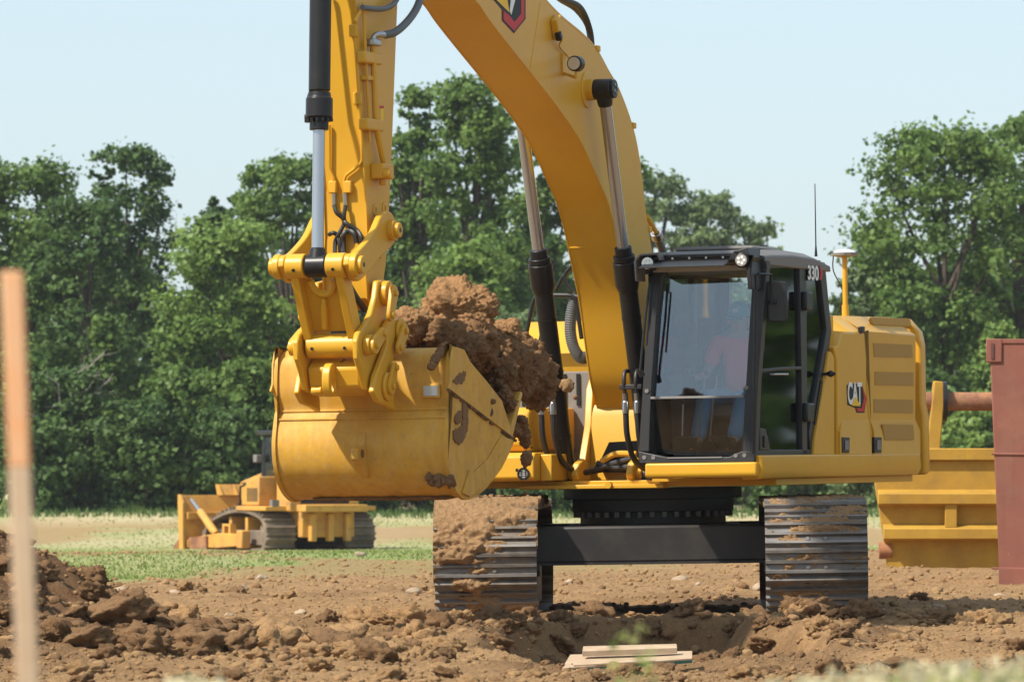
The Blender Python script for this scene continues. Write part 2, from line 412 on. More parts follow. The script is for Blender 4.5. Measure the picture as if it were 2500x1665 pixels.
# ================================================================== TERRAIN
def ground_parts(X, Y):
    """height, fresh-soil and grass fractions; X, Y numpy arrays in metres"""
    z = -1.2 * sstep(70, 155, Y) + .62 * sstep(165, 212, Y)
    z = z + .12 * pn(X * .05, Y * .05, 2.2) * sstep(60, 90, np.abs(Y))
    edge = 63 + 2.2 * X.clip(-8, 8) * .55 + 2.0 * pn(X * .35, Y * .12, 7.7) + 1.2 * pn(X * 1.6, Y * .5, 3.3)
    edge = np.where(X > 2, edge + 9, edge)
    grass = sstep(-1.5, 2.5, Y - edge)
    bare = sstep(-.05, .25, pn(X * .16 + 3, Y * .05 + 1.3, 5.0) + .35 * pn(X * .7, Y * .3, 1.0)) * (1 - sstep(185, 200, Y))
    grass = grass * (1 - .75 * bare)
    grass = np.maximum(grass, sstep(22, 19, Y) * .8)
    dry = sstep(150, 185, Y) * (.45 + .6 * sstep(-.15, .25, pn(X * .12, Y * .06, 8.8))) + .25 * sstep(-.1, .3, pn(X * .3, Y * .12, 4.1))
    dry = np.clip(dry + .5 * sstep(22, 18, Y), 0, .95)
    # dug pit and its rims in front of the tracks, spoil bank to the left
    pit = sstep(.42, 1.0, X * 1.0) * 0
    cx = (X - 1.10) / 1.15; cy = (Y - 40.3) / 2.35
    rr = np.sqrt(cx ** 2 + cy ** 2) + .22 * pn(X * 1.3, Y * 1.3, 1.1)
    pit = sstep(1.15, .78, rr)
    z = z - .60 * pit
    cx2 = (X - .2) / .45; cy2 = (Y - 38.6) / 1.3
    z = z - .28 * sstep(1.2, .5, np.sqrt(cx2 ** 2 + cy2 ** 2) + .2 * pn(X * 2, Y * 2, 5))
    rim = np.exp(-((rr - 1.22) / .16) ** 2)
    z = z + .07 * rim
    # near lip
    nl = np.exp(-((Y - 34.2 - .35 * pn(X * .8, Y * 0, 6.)) / .7) ** 2) * sstep(-.6, .3, X) * sstep(3.6, 1.6, X)
    z = z - .17 * np.exp(-((Y - 36.9) / 2.0) ** 2) * sstep(-.1, .35, X) * sstep(2.9, 1.9, X)
    # ridge of thrown soil in front of both tracks
    tr = np.exp(-((Y - 43.9 - .15 * pn(X * 1.5, Y * 0, 9.)) / .34) ** 2)
    z = z + .05 * tr * (sstep(2.0, 2.3, X) * sstep(3.4, 2.9, X) + .75 * sstep(-.9, -.5, X) * sstep(.75, .4, X))
    # spoil mound at the left
    md = sstep(-1.9, -4.1, X + .30 * pn(X * .9, Y * .9, 2.)) * np.exp(-((Y - 38.6) / 1.9) ** 2)
    z = z + .78 * md ** 1.1
    apron = sstep(-1.1, -2.6, X) * np.exp(-((Y - 37.4) / 2.2) ** 2)
    z = z + .10 * apron
    fresh = np.clip(1.3 * sstep(.05, .30, md) + .55 * apron + .75 * sstep(.9, 1.25, rr) * 0 + .8 * tr * sstep(3.8, 2.8, X) * sstep(-1.2, 0, X)
                    + .5 * rim + .65 * sstep(1.2, .9, rr) + .5 * nl, 0, 1)
    fresh = np.clip(fresh + .40 * sstep(.12, .45, pn(X * .5, Y * .22, 21.) + .4 * pn(X * 2, Y * 1.2, 22.)) * sstep(70, 50, Y), 0, 1)
    fresh = fresh * sstep(-.35, .25, pn(X * 1.1, Y * .7, 3.) + .5 * pn(X * 4, Y * 4, 1.) + .35)
    packed = np.exp(-((Y - 41.3 + .25 * X) / .8) ** 2) * sstep(2.2, 2.9, X) + np.exp(-((Y - 48.2 - .8 * X) / 1.1) ** 2) * sstep(-.9, -1.5, X) + np.exp(-((Y - 36.2 + .5 * X) / .5) ** 2) * sstep(.3, -.1, X) * sstep(-1.9, -1.2, X)
    rut = packed * .03 * np.sin(Y * 14 + 1.5 * X)
    dist = sstep(20, 27, Y) * sstep(78, 60, Y)
    rough = dist * (1 - .8 * grass) * (1 - .72 * np.clip(packed, 0, 1)); z = z + dist * (rut * .5 - .02 * packed)
    lump = fbm(X * 1.7, Y * 1.7, 0.3, 3)
    bil = np.abs(fbm(X * 5.5, Y * 5.5, 1.7, 4, .55))
    wx = X + .02 * pn(X * 9, Y * 9, 1.); wy = Y + .02 * pn(X * 9, Y * 9, 8.)
    patch = sstep(-.25, .35, pn(X * .8, Y * .8, 12.) + .3 * pn(X * 2.5, Y * 2.5, 2.) + .5 * fresh)
    lumps = .085 * worley(wx, wy, 6.5, .30 + .0 * X, 11) * patch * (.35 + .8 * fresh) + .036 * worley(wx, wy, 15, .6, 57) * (.35 + .75 * patch) + .022 * worley(wx, wy, 31, .7, 99)
    z = z + rough * (.035 * lump + .028 * (bil - .25) * (.5 + .9 * fresh) + lumps + .008 * pn(X * 34, Y * 34, 4.))
    # a smooth wheel-packed strip right of the pit
    packed = np.exp(-((Y - 41.5) / 1.0) ** 2) * sstep(2.3, 3.0, X)
    return z, fresh, grass, dry


def gz(x, y):
    return float(ground_parts(np.array([float(x)]), np.array([float(y)]))[0][0])


def lines(segs):
    out = []
    for a, b, st in segs:
        n = max(1, int(round((b - a) / st))); out += list(a + (b - a) * np.arange(n) / n)
    return np.array(out + [segs[-1][1]])


gx = lines([(-3000, -300, 300), (-300, -40, 20), (-40, -14, 1.5), (-14, -4.4, .12), (-4.4, 4.7, .032), (4.7, 14, .12), (14, 40, 1.5), (40, 300, 20), (300, 3000, 300)])
gy = lines([(-3000, -300, 300), (-300, 0, 15), (0, 26, 1.0), (26, 31.6, .12), (31.6, 46, .036), (46, 60, .075), (60, 80, .18), (80, 220, 1.6), (220, 600, 20), (600, 6000, 300)])
GX, GY = np.meshgrid(gx, gy)
gz_, fr_, gr_, dr_ = ground_parts(GX.ravel(), GY.ravel())
V = np.stack([GX.ravel(), GY.ravel(), gz_], 1); nx = len(gx); ny = len(gy)
I = (np.arange(ny - 1)[:, None] * nx + np.arange(nx - 1)[None]).ravel()
gme = np_mesh('ground', V, np.stack([I, I + 1, I + 1 + nx, I + nx], 1), M_GND)
for nm, arr in (('fresh', fr_), ('grass', gr_), ('drygrass', dr_)):
    at = gme.attributes.new(nm, 'FLOAT', 'POINT'); at.data.foreach_set('value', arr.astype(np.float32))
GROUND = struct(link('ground', gme)); GROUND['label'] = 'bare brown building site soil with grass beyond'


# ------------------------------------------------------------------ clods
def ico(sub):
    bm = bmesh.new(); bmesh.ops.create_icosphere(bm, subdivisions=sub, radius=1)
    v = np.array([p.co[:] for p in bm.verts]); f = np.array([[q.index for q in p.verts] for p in bm.faces]); bm.free(); return v, f


ICO = {k: ico(k) for k in (1, 2, 3, 4, 5, 6)}


def blob(sub, seed, amp=.35, freq=1.3, fine=.12):
    v, f = ICO[sub]
    o = seed * 7.31
    n = 1 + amp * fbm(v[:, 0] * freq + o, v[:, 1] * freq - o, v[:, 2] * freq + .5 * o, 3) \
        + fine * np.abs(fbm(v[:, 0] * freq * 4 + o, v[:, 1] * freq * 4, v[:, 2] * freq * 4 - o, 3, .6))
    return v * n[:, None], f



clod_me = []
for k in range(8):
    v, f = blob(4, k + 1, .50, 1.6, .34); v = v * np.array([1, 1, .72])
    clod_me.append((np_mesh('clod', v, f, M_CLODA if k % 2 else M_CLODB, True)))
small = [blob(1, k + 31, .4, 1.5, .1) for k in range(5)] + [blob(2, k + 41, .45, 1.4, .15) for k in range(5)]


def view_x(d): return (-1300 / F * d, 1300 / F * d)


cl = []
def try_clod(x, y, r):
    cl.append((x, y, r))
for i in range(1500):
    y = 31.6 + 32 * random.random() ** 1.6; a, b = view_x(y); x = random.uniform(a, b)
    cl.append((x, y, min(.075, .014 * random.paretovariate(2.3))))
for i in range(520):       # spoil mound and its foot
    x = random.uniform(-4.2, -.4); y = random.gauss(37.2, 1.3); cl.append((x, y, min(.13, .024 * random.paretovariate(1.8))))
for i in range(260):       # rims of the pit, in front of the tracks
    a = random.uniform(0, 6.3); rr = random.gauss(1.2, .13)
    cl.append((1.05 + 1.05 * rr * math.cos(a), 40.4 + 2.0 * rr * math.sin(a), min(.09, .02 * random.paretovariate(1.9))))
for i in range(150):
    x = random.choice([random.uniform(1.7, 3.7), random.uniform(-1.2, .7)]); cl.append((x, random.gauss(43.7, .3), min(.12, .028 * random.paretovariate(1.8))))
cl = [c for c in cl if 31 < c[1] < 66 and not (-.9 < c[0] < 3.2 and 44.25 < c[1] < 50)]
cl.sort(key=lambda c: -c[2] / c[1] * (1.0 if c[1] < 56 else .6))
xs = np.array([c[0] for c in cl]); ys = np.array([c[1] for c in cl]); zs, fs_, _, _ = ground_parts(xs, ys)
for i in range(290):
    x, y, r = cl[i]
    o = link('clod', clod_me[(2 * (i * 5 % 4) + (0 if fs_[i] > .25 or i % 5 == 0 else 1)) % 8], GROUND)
    o.location = (x, y, zs[i] + r * .28); o.rotation_euler = (random.uniform(-.4, .4), random.uniform(-.4, .4), random.uniform(0, 6.28))
    o.scale = (r * random.uniform(.8, 1.25), r * random.uniform(.8, 1.25), r * random.uniform(.7, 1.05))


def scatter(name, pts, mats, parent=None):
    VV = []; FF = []; n = 0
    for (x, y, z, r) in pts:
        v, f = small[random.randrange(5) if r < .03 else 5 + random.randrange(5)]
        a = random.uniform(0, 6.28); c, s = math.cos(a), math.sin(a)
        w = v * r * np.array([1, 1, .75]); w = np.stack([w[:, 0] * c - w[:, 1] * s, w[:, 0] * s + w[:, 1] * c, w[:, 2]], 1) + (x, y, z + r * .2)
        VV.append(w); FF.append(f + n); n += len(v)
    me = np_mesh(name, np.concatenate(VV), np.concatenate(FF), mats, True); o = link(name, me, parent); o['kind'] = 'stuff'; return o


rest = [(cl[i][0], cl[i][1], zs[i], cl[i][2]) for i in range(290, len(cl))]
nn = 17000
yy = 31.6 + 30 * RNG.random(nn) ** 1.5; xx = (RNG.random(nn) * 2 - 1) * 1300 / F * yy
zz, ff, gg, _ = ground_parts(xx, yy); keep = gg < .5
rr_ = np.minimum(.03, .006 * RNG.pareto(2.2, nn) + .006)
pts = [(x, y, z, r) for x, y, z, r, k in zip(xx, yy, zz, rr_, keep) if k]
n2 = 4500; y2 = RNG.uniform(56, 84, n2); x2 = (RNG.random(n2) * 2 - 1) * 1300 / F * y2; z2, _, g2, _ = ground_parts(x2, y2)
pts += [(x, y, z, r) for x, y, z, r, g in zip(x2, y2, z2, np.minimum(.035, .009 * (1 + RNG.pareto(2.2, n2))), g2) if g < .6]
o = scatter('crumbs', pts + rest[::2], M_SOIL, GROUND)
o = scatter('crumbs', rest[1::2] + [(x, y, z, r) for x, y, z, r, k, q in zip(xx + .11, yy + .07, zz, rr_, keep, ff) if k and q > .3], M_SOILW, GROUND)
# pale stones
stone_me = np_mesh('stone', *blob(3, 77, .3, 1.1, .05), M_STONE, True)
for i, (px, py) in enumerate([(295, 1447), (590, 1442), (427, 1446), (880, 1362), (1390, 1429), (1660, 1420), (1705, 1432), (2440, 1455), (560, 1500), (735, 1505), (1010, 1450), (1850, 1440), (2290, 1480), (640, 1420)]):
    d = 1.27 * F / (py - 1120); x = (px - 1250) / F * d
    o = link('stone', stone_me, GROUND); o.location = (x, d, gz(x, d) + .02); o.rotation_euler.z = i * 1.3
    s = random.uniform(.03, .055); o.scale = (s * 1.7, s, s * .8)

# ================================================================== EXCAVATOR
EX = empty('excavator', ROOT)
tag(EX, 'large yellow tracked excavator with a black cab holding a full bucket', 'excavator')
XB = -.08                                   # boom plane
def U(name, mb, m, parent=EX, **k): return part(name, mb, m, parent, RZU if parent is EX else None, **k)
def T(name, mb, m, parent=EX, **k): return part(name, mb, m, parent, RZT if parent is EX else None, **k)
def pt(k, x, y, plane): return hit(k, x, y, 0, plane)

# ---- undercarriage
mb = MB()
mb.bx(-.97, .97, -1.22, -.78, .44, .735); mb.bx(-.97, .97, .78, 1.22, .44, .735); mb.bx(-.72, .72, -.80, .80, .46, .735)
car = T('car_body', mb, M_FRAME, bev=.02)
mb = MB(); mb.bx(-.97, .97, -1.235, -1.19, .425, .445); T('beam_flange', mb, M_FRAME, car)
mb = MB(); mb.cyl((0, 0, .735), (0, 0, .84), .60, 48); mb.cyl((0, 0, .84), (0, 0, .945), .665, 48)
sb = T('swing_bearing', mb, M_FRAME, bev=.006)
for k in range(40):
    a = 2 * math.pi * k / 40
    if math.sin(a) < .3:
        mb = MB(); mb.cyl((.635 * math.cos(a), .635 * math.sin(a), .795), (.635 * math.cos(a), .635 * math.sin(a), .842), .022, 8); T('bolt', mb, M_GREYM, sb)
mb = MB(); mb.cyl((0, 0, .944), (0, 0, 1.03), .735, 48); U('swing_ring', mb, M_FRAME, bev=.005)

# ---- tracks
TR = .435; TY = 2.05; TZ = .46; PER = 4 * TY + 2 * math.pi * TR
def tpath(s):
    """point, tangent angle on the loop; starts at the top rear, runs forward over the top, down the front"""
    s %= PER
    if s < 2 * TY: return TY - s, TZ + TR, 0.0
    s -= 2 * TY
    if s < math.pi * TR: a = s / TR; return -TY - TR * math.sin(a), TZ + TR * math.cos(a), a
    s -= math.pi * TR
    if s < 2 * TY: return -TY + s, TZ - TR, math.pi
    s -= 2 * TY; a = s / TR; return TY + TR * math.sin(a), TZ - TR * math.cos(a), math.pi + a
mb = MB(); W = .4
prof = [(-.110, -.012), (-.110, .010), (-.092, .042), (-.072, .042), (-.064, .014), (-.018, .012), (-.010, .036), (.010, .036), (.018, .012),
        (.058, .014), (.066, .042), (.086, .042), (.094, .014), (.116, -.002), (.116, -.018)]
mb.prism(prof, 0, -W, W)
for sx in (-.07, .07):
    for sy in (-.04, .04): mb.cyl((sx, sy, .008), (sx, sy, .026), .016, 8)
shoe_me = mesh_from('track_shoe', mb.v, mb.f, M_SHOE, 35)
NS = 51
for side in (-1, 1):
    X0 = 1.295 * side
    tk = empty('track', Matrix()); tk.parent = EX; tk.matrix_local = RZT @ Matrix.Translation((X0, 0, 0))
    tk['label'] = 'steel crawler track caked with dry soil' if side < 0 else 'cleaner steel crawler track under the cab'
    for i in range(NS):
        y, z, a = tpath((i + .35) * PER / NS)
        o = link('track_shoe', shoe_me, tk)
        o.matrix_local = Matrix.Translation((0, y, z)) @ Matrix.Rotation(a, 4, 'X') @ Matrix.Rotation(math.pi, 4, 'Z')
    for sx in (-.11, .11):
        pr = []; pi = []
        for i in range(72):
            y, z, a = tpath(i * PER / 72); n = Vector((-math.sin(a), math.cos(a)))
            pr.append((y - n.x * .015, z - n.y * .015)); pi.append((y - n.x * .115, z - n.y * .115))
        mb = MB(); n = 72
        vs = [(sx + dx, *p) for dx in (-.035, .035) for q in (pr, pi) for p in q]
        fs = []
        for i in range(n):
            j = (i + 1) % n
            fs += [(i, j, n + j, n + i), (2 * n + i, 3 * n + i, 3 * n + j, 2 * n + j), (i, 2 * n + i, 2 * n + j, j), (n + i, n + j, 3 * n + j, 3 * n + i)]
        mb.add(vs, fs); T('track_link_chain', mb, M_FRAME, tk)
    mb = MB(); mb.cyl((-.09, -TY, TZ), (.09, -TY, TZ), .33, 32); mb.cyl((-.15, -TY, TZ), (.15, -TY, TZ), .10, 16); T('idler', mb, M_FRAME, tk, bev=.01)
    mb = MB(); mb.cyl((-.06, TY, TZ), (.06, TY, TZ), .32, 24); mb.cyl((-.25, TY, TZ), (.25, TY, TZ), .2, 24); T('sprocket', mb, M_FRAME, tk, bev=.01)
    mb = MB(); mb.prism([(-1.75, .2), (-1.85, .4), (-1.4, .66), (1.5, .66), (1.8, .5), (1.75, .2)], 0, -.24, .24); T('track_frame', mb, M_FRAME, tk, bev=.02)
    mb = MB(); mb.bx(-side * .24, -side * .315, -1.9, 1.9, .06, .56); T('roller_guard', mb, M_FRAME, tk, bev=.02)
    mb = MB(); mb.cyl((-side * .30, -1.55, .40), (-side * .40, -1.55, .40), .055, 14); T('grease_cap', mb, M_FRAME, tk, bev=.01)
    for k in range(7):
        mb = MB(); yy0 = -1.5 + k * .5; mb.cyl((-.2, yy0, .17), (.2, yy0, .17), .085, 16); T('track_roller', mb, M_FRAME, tk)
    # caked soil
    ns, nxx = 520, 66
    s_ = np.linspace(.55 * TY, 2 * TY + math.pi * TR * .98, ns); u_ = np.linspace(-.41, .41, nxx)
    SS, UU = np.meshgrid(s_, u_, indexing='ij')
    e = sstep(2 * TY + (.25 if side < 0 else -.05), 2 * TY + (.85 if side < 0 else .6), SS)
    cov = (.70 if side < 0 else .34) - (.56 if side < 0 else .30) * e
    cov = cov + (.0 if side < 0 else .04) - .25 * sstep(.30, .42, np.abs(UU)) * (0 if side < 0 else 1)
    th = fbm(UU * 2.2 + 9 * side, SS * 4.5, 1.3, 4, .6) * .8 + .5 * pn(UU * 1.3, SS * 11.0, 6.6) + cov - .18 - .15 * sstep(.36, .42, np.abs(UU))
    hgt = np.clip(th, -.04, .5) * (.13 if side < 0 else .07) + .025 * np.abs(fbm(UU * 19, SS * 19, 2.2, 4, .6)) + .004
    P = np.array([tpath(s) for s in s_]); nyv = -np.sin(P[:, 2]); nzv = np.cos(P[:, 2])
    # grousers stay visible: soil fills between them first
    VY = P[:, 0][:, None] + nyv[:, None] * hgt; VZ = P[:, 1][:, None] + nzv[:, None] * hgt
    verts = np.stack([UU.ravel(), VY.ravel(), VZ.ravel()], 1)
    I2 = (np.arange(ns - 1)[:, None] * nxx + np.arange(nxx - 1)[None])
    ok = (th[:-1, :-1] > -.02)
    I2 = I2[ok]
    o = link('caked_soil', np_mesh('caked_soil', verts, np.stack([I2, I2 + 1, I2 + nxx + 1, I2 + nxx], 1), M_MUD), tk); o['kind'] = 'stuff'

# ---- upper deck
mb = MB(); mb.bx(-1.40, 1.40, -1.05, 2.9, 1.045, 1.10); mb.bx(-.75, .48, -1.16, -1.0, 1.035, 1.068)
deck = U('deck_frame', mb, M_YEL, bev=.006)
mb = MB(); mb.cyl((0.02, -1.19, 1.065), (.02, -1.14, 1.065), .028, 12); U('lug', mb, M_YEL, deck)
mb = MB(); mb.bx(-.45, .45, -.3, .58, 1.11, 1.5); U('hydraulic_bay', mb, M_BLK, deck)
# boom foot towers
tower = [(-.95, 1.08), (-1.0, 1.16), (-.93, 1.23), (-.72, 1.25), (-.56, 1.55), (-.50, 1.85), (-.36, 2.0), (-.12, 2.03), (.10, 1.9), (.45, 1.4), (.6, 1.08)]
for sx in (-.285, .285):
    mb = MB(); mb.prism(tower, 0, XB + sx - .03, XB + sx + .03); U('boom_bracket', mb, M_YEL, bev=.008)
# lugs that hold the lift cylinders
lug = [(-.72, 1.06), (-1.0, 1.06), (-1.06, 1.15), (-1.0, 1.24), (-.88, 1.28), (-.76, 1.24), (-.72, 1.15)]
for c in (-.35, .35):
    for sx in (-.115, .115):
        mb = MB(); mb.prism(lug, 0, XB + c + sx - .03, XB + c + sx + .03); U('cylinder_lug', mb, M_YEL, bev=.012)

# ---- boom
BW = .22
under = YZ('z5', [(560, 0), (680, 170), (850, 390), (1050, 640), (1230, 870), (1400, 1110), (1500, 1290), (1620, 1560)], XB + BW) \
    + YZ('z6', [(1150, 560), (1230, 850), (1280, 1080)], XB + BW) + YZ('d', [(1330, 690), (1345, 800), (1357, 880)], XB - BW)
top = YZ('z5', [(1130, 0), (1300, 180), (1480, 330), (1600, 460), (1700, 640), (1790, 800), (1900, 1100), (1960, 1400)], XB + BW) \
    + YZ('z6', [(1600, 720), (1660, 1100)], XB + BW)
und = [(-6.30, 5.10), (-6.15, 4.96), (-5.7, 5.02), (-5.1, 4.93)] + under + [(-.52, 1.70), (-.42, 1.60), (-.30, 1.57)]
tp = [(-6.32, 5.28), (-6.1, 5.46), (-5.4, 5.52), (-4.6, 5.40), (-3.7, 5.10)] + top + [(-.22, 2.6), (-.12, 2.1), (-.08, 1.85), (-.12, 1.68)]
c1 = [tuple(p)[:2] for p in catmull([(a, b, 0) for a, b in und], 4)]; c2 = [tuple(p)[:2] for p in catmull([(a, b, 0) for a, b in tp], 4)]
BOOMP = c1 + c2[::-1]
n = len(c1); m2 = len(c2)
mb = MB()
mb.prism(c1 + [(y - .0, z) for y, z in c2][::-1], 0, XB - BW + .012, XB + BW - .012)
boom = U('boom', mb, M_YEL, smooth=50)
def inset(c, d):
    out = []
    for i, p in enumerate(c):
        a = Vector(c[max(0, i - 1)]); b = Vector(c[min(len(c) - 1, i + 1)]); t = (b - a).normalized(); out.append((p[0] - t.y * d, p[1] + t.x * d))
    return out
for sx in (-1, 1):
    mb = MB(); mb.prism(inset(c1, -.004) + inset(c2, .018)[::-1], 0, XB + sx * (BW - .013), XB + sx * BW); U('side_plate', mb, M_YEL, boom, bev=.003, smooth=50)
# welded seams on the boom
def bp(k, x, y, off=0): return pt(k, x, y, XB + BW + off)
mb = MB(); a = hit('z6', 690, 1105, 0, XB - BW + .02); b = hit('z6', 1275, 1082, 0, XB + BW - .02); mb.tube([a + Vector((0, -.004, 0)), b + Vector((0, -.004, 0))], .006, 6); U('weld_seam', mb, M_YEL, boom)
mb = MB(); mb.tube([bp('z5', 1110, 30), bp('z5', 1025, 585)], .004, 6); U('weld_seam', mb, M_YEL, boom)
mb = MB(); mb.tube([bp('z6', 1550, 620), bp('z6', 1430, 850)], .004, 6); U('weld_seam', mb, M_YEL, boom)
# lift cylinder cross pin and its boss
PC = hit('z5', 1710, 760, 0, XB + .42); PF = hit('s', 1588, 1163, 0, XB + .35); PFy, PFz = -.87, 1.13
for sx in (-1, 1):
    mb = MB(); mb.cyl((XB + sx * .20, PC.y, PC.z), (XB + sx * .235, PC.y, PC.z), .145, 36); mb.cyl((XB + sx * .2, PC.y, PC.z), (XB + sx * .29, PC.y, PC.z), .085, 28)
    U('pin_boss', mb, M_YEL, boom, bev=.008)
# lift cylinders
for sx in (-1, 1):
    X0 = XB + sx * .36
    a = Vector((X0, PFy, PFz)); b = Vector((X0, PC.y, PC.z)); t = (b - a).normalized(); Lc = (b - a).length
    g = 1.90                                     # end of the barrel
    mb = MB(); mb.cyl(a + t * .06, a + t * (g - .30), .077, 28)
    cy = U('lift_cylinder', mb, M_BLK, label=None, bev=.004)
    mb = MB(); mb.tube([a + t * (g - .33), a + t * (g - .27), a + t * (g - .08)], [.080, .098, .098], 28); mb.cyl(a + t * (g - .08), a + t * (g - .03), .088, 28); mb.cyl(a + t * (g - .05), a + t * (g + .04), .070, 24); U('cylinder_head', mb, M_BLK, cy, bev=.006)
    for q in (.35, .9, 1.35):
        mb = MB(); mb.ring(a + t * (q - .008), a + t * (q + .008), .081, .07, 28); U('band', mb, M_BLK, cy)
    mb = MB(); mb.cyl(a + t * (g - .05), b - t * .09, .048, 24); U('piston_rod', mb, M_CHR, cy)
    mb = MB(); mb.cyl((X0 - .085, PFy, PFz), (X0 + .085, PFy, PFz), .10, 24); U('cylinder_eye', mb, M_BLK, cy, bev=.01)
    mb = MB(); mb.cyl((X0 - .075, PC.y, PC.z), (X0 + .075, PC.y, PC.z), .083, 24); mb.tube([b - t * .14, b - t * .05], [.056, .07], 20); U('rod_eye', mb, M_BLK, cy, bev=.01)
    mb = MB(); mb.cyl((X0 + sx * .08, PC.y, PC.z), (X0 + sx * .10, PC.y, PC.z), .075, 24)
    ec = U('pin_cap', mb, M_BLK, cy, bev=.005)
    for k in range(4):
        q = k * math.pi / 2 + .5; mb = MB(); mb.cyl((X0 + sx * .098, PC.y + .035 * math.cos(q), PC.z + .035 * math.sin(q)), (X0 + sx * .108, PC.y + .035 * math.cos(q), PC.z + .035 * math.sin(q)), .011, 8); U('pin_bolt', mb, M_STEEL, cy)
    # feed pipes strapped to the barrel
    for dx in (-.05, .05):
        hx = X0 + dx - .01
        pz = [(hx, PFy - .36, 1.98), (hx, PFy - .44, 1.97), (hx, PFy - .47, 1.90), (hx, PFy - .45, 1.80)]
        mb = MB(); mb.tube(catmull(pz, 5), .017, 10); U('feed_pipe', mb, M_RUB, cy)
        mb = MB(); mb.tube([(hx, PFy - .45, 1.80), (hx, PFy - .44, 1.74), (hx, PFy - .44, 1.73), (hx, PFy - .435, 1.64)], [.024, .024, .029, .027], 10); U('hose_fitting', mb, M_STEEL, cy)
        mb = MB(); mb.tube(catmull([(hx, PFy - .435, 1.65), (hx, PFy - .40, 1.45), (hx + .02, PFy - .28, 1.26), (hx + .09, PFy - .05, 1.17), (hx + .2, PFy + .2, 1.19)], 6), .024, 10); U('hose', mb, M_RUB, cy)
    mb = MB(); mb.bx(X0 - .10, X0 + .09, PFy - .475, PFy - .42, 1.83, 1.87); mb.cyl((X0 - .0, PFy - .42, 1.85), (X0, PFy - .27, 1.85), .02, 8); U('pipe_clamp', mb, M_RUB, cy, bev=.006)

# boom side fittings: work lamp, bracket, wiring
lp = bp('z5', 1415, 545, .17); mb = MB(); mb.cyl(lp + Vector((0, .05, 0)), lp + Vector((0, -.045, 0)), .062, 24); lamp = U('work_lamp', mb, M_BLK, boom, bev=.01)
mb = MB(); mb.cyl(lp + Vector((0, -.046, 0)), lp + Vector((0, -.050, 0)), .05, 24); U('lens', mb, M_LENS, lamp)
mb = MB(); q = bp('z5', 1310, 560); mb.bx(q.x - .002, q.x + .015, q.y - .06, q.y + .02, q.z - .08, q.z + .09)
mb.tube([(q.x, q.y - .02, q.z - .06), (lp.x, lp.y, lp.z - .11), (lp.x, lp.y, lp.z - .05)], .012, 8); U('lamp_bracket', mb, M_YEL, boom)
mb = MB(); mb.tube(catmull([lp + Vector((-.05, .04, .0)), bp('z5', 1345, 480, .03), bp('z5', 1275, 395, .02), bp('z5', 1295, 345, .05), bp('z5', 1275, 310, .04)], 5), .008, 6); U('lamp_wire', mb, M_YEL, boom)
q = bp('z5', 1225, 240); mb = MB(); mb.box(q + Vector((.03, 0, 0)), (.06, .12, .17), Matrix.Rotation(R(25), 3, 'X')); U('sensor_bracket', mb, M_YEL, boom, bev=.01)
q = bp('z5', 1268, 310, .05); mb = MB(); mb.box(q, (.05, .05, .07), Matrix.Rotation(R(40), 3, 'X')); U('connector', mb, M_BLK, boom, bev=.01)
# steel pipes along the back of the boom
bk = [p for p in inset(c2, -.0)]
seg = [p for p in c2 if p[1] > 2.95 and p[0] > -4.8]
for off, xx_, r in ((.035, .19, .022), (.05, .12, .022), (.05, .02, .02), (.05, -.1, .02)):
    q = [(XB + xx_, p[0], p[1]) for p in inset(seg, off)]; mb = MB(); mb.tube(q, r, 8); U('hydraulic_pipe', mb, M_YEL, boom)
for i in (8, 20, 32, 42):
    if i < len(seg):
        p = inset(seg, .045)[i]; mb = MB(); mb.box((XB + .05, p[0], p[1]), (.36, .07, .05)); U('pipe_clip', mb, M_YEL, boom, bev=.008)
e0 = hit('z6', 1610, 730, 0, XB + .19); e1 = hit('z6', 1720, 920, 0, XB + .19); e2 = hit('z6', 1750, 1010, 0, XB + .19); e3 = hit('z6', 1810, 1190, 0, XB + .19)
mb = MB(); mb.tube([e0, e1], .024, 10); U('hydraulic_pipe', mb, M_YEL, boom)
mb = MB(); mb.cyl(e1, e1 + (e2 - e1) * .8, .05, 16); U('flange', mb, M_STEEL, boom, bev=.005)
mb = MB(); mb.tube(catmull([e1, e2, e3, e3 + Vector((0, .15, -.4))], 5), .034, 12); U('hose', mb, M_GREY, boom)
for dx, up in ((0, 0), (.06, .06)):
    a = hit('z5', 1265, 0, 0, XB - .05 + dx); b = hit('z5', 1530, 285, 0, XB - .05 + dx); mid = hit('z5', 1420 + 20 * up * 16, 80 - up * 300, 0, XB - .05 + dx)
    mb = MB(); mb.tube(catmull([a + Vector((0, -.4, .15)), a + Vector((0, 0, .02)), mid, b + Vector((0, -.02, .05)), b + Vector((0, .06, -.15))], 6), .028, 10); U('hose', mb, M_RUB, boom)
# emblem on the boom side (its lower half is what shows)
def dec(name, k, pts, off, m, parent, x, th=.0012):
    p = YZ(k, pts, x); mb = MB(); mb.prism(p, 0, x + off, x + off + th); return U(name, mb, m, parent, smooth=0)
xs_ = XB + BW
em = dec('emblem', 'z5', [(560, -330), (720, -330), (900, -330), (985, -200), (985, 165), (886, 288), (783, 178), (783, 85), (700, -10), (560, -150)], .001, M_DBLK, boom, xs_)
dec('emblem_red', 'z5', [(945, -180), (973, -160), (973, 160), (886, 268), (795, 172), (795, 95), (850, 140), (888, 190), (945, 120)], .003, M_RED, em, xs_)
dec('emblem_triangle', 'z5', [(733, 0), (690, -70), (800, -120), (828, 0), (846, 112)], .003, M_DYEL, em, xs_)
dec('emblem_stripe', 'z5', [(852, -150), (900, -150), (895, 0), (862, 130), (848, 95), (858, 0)], .003, M_WHITE, em, xs_)

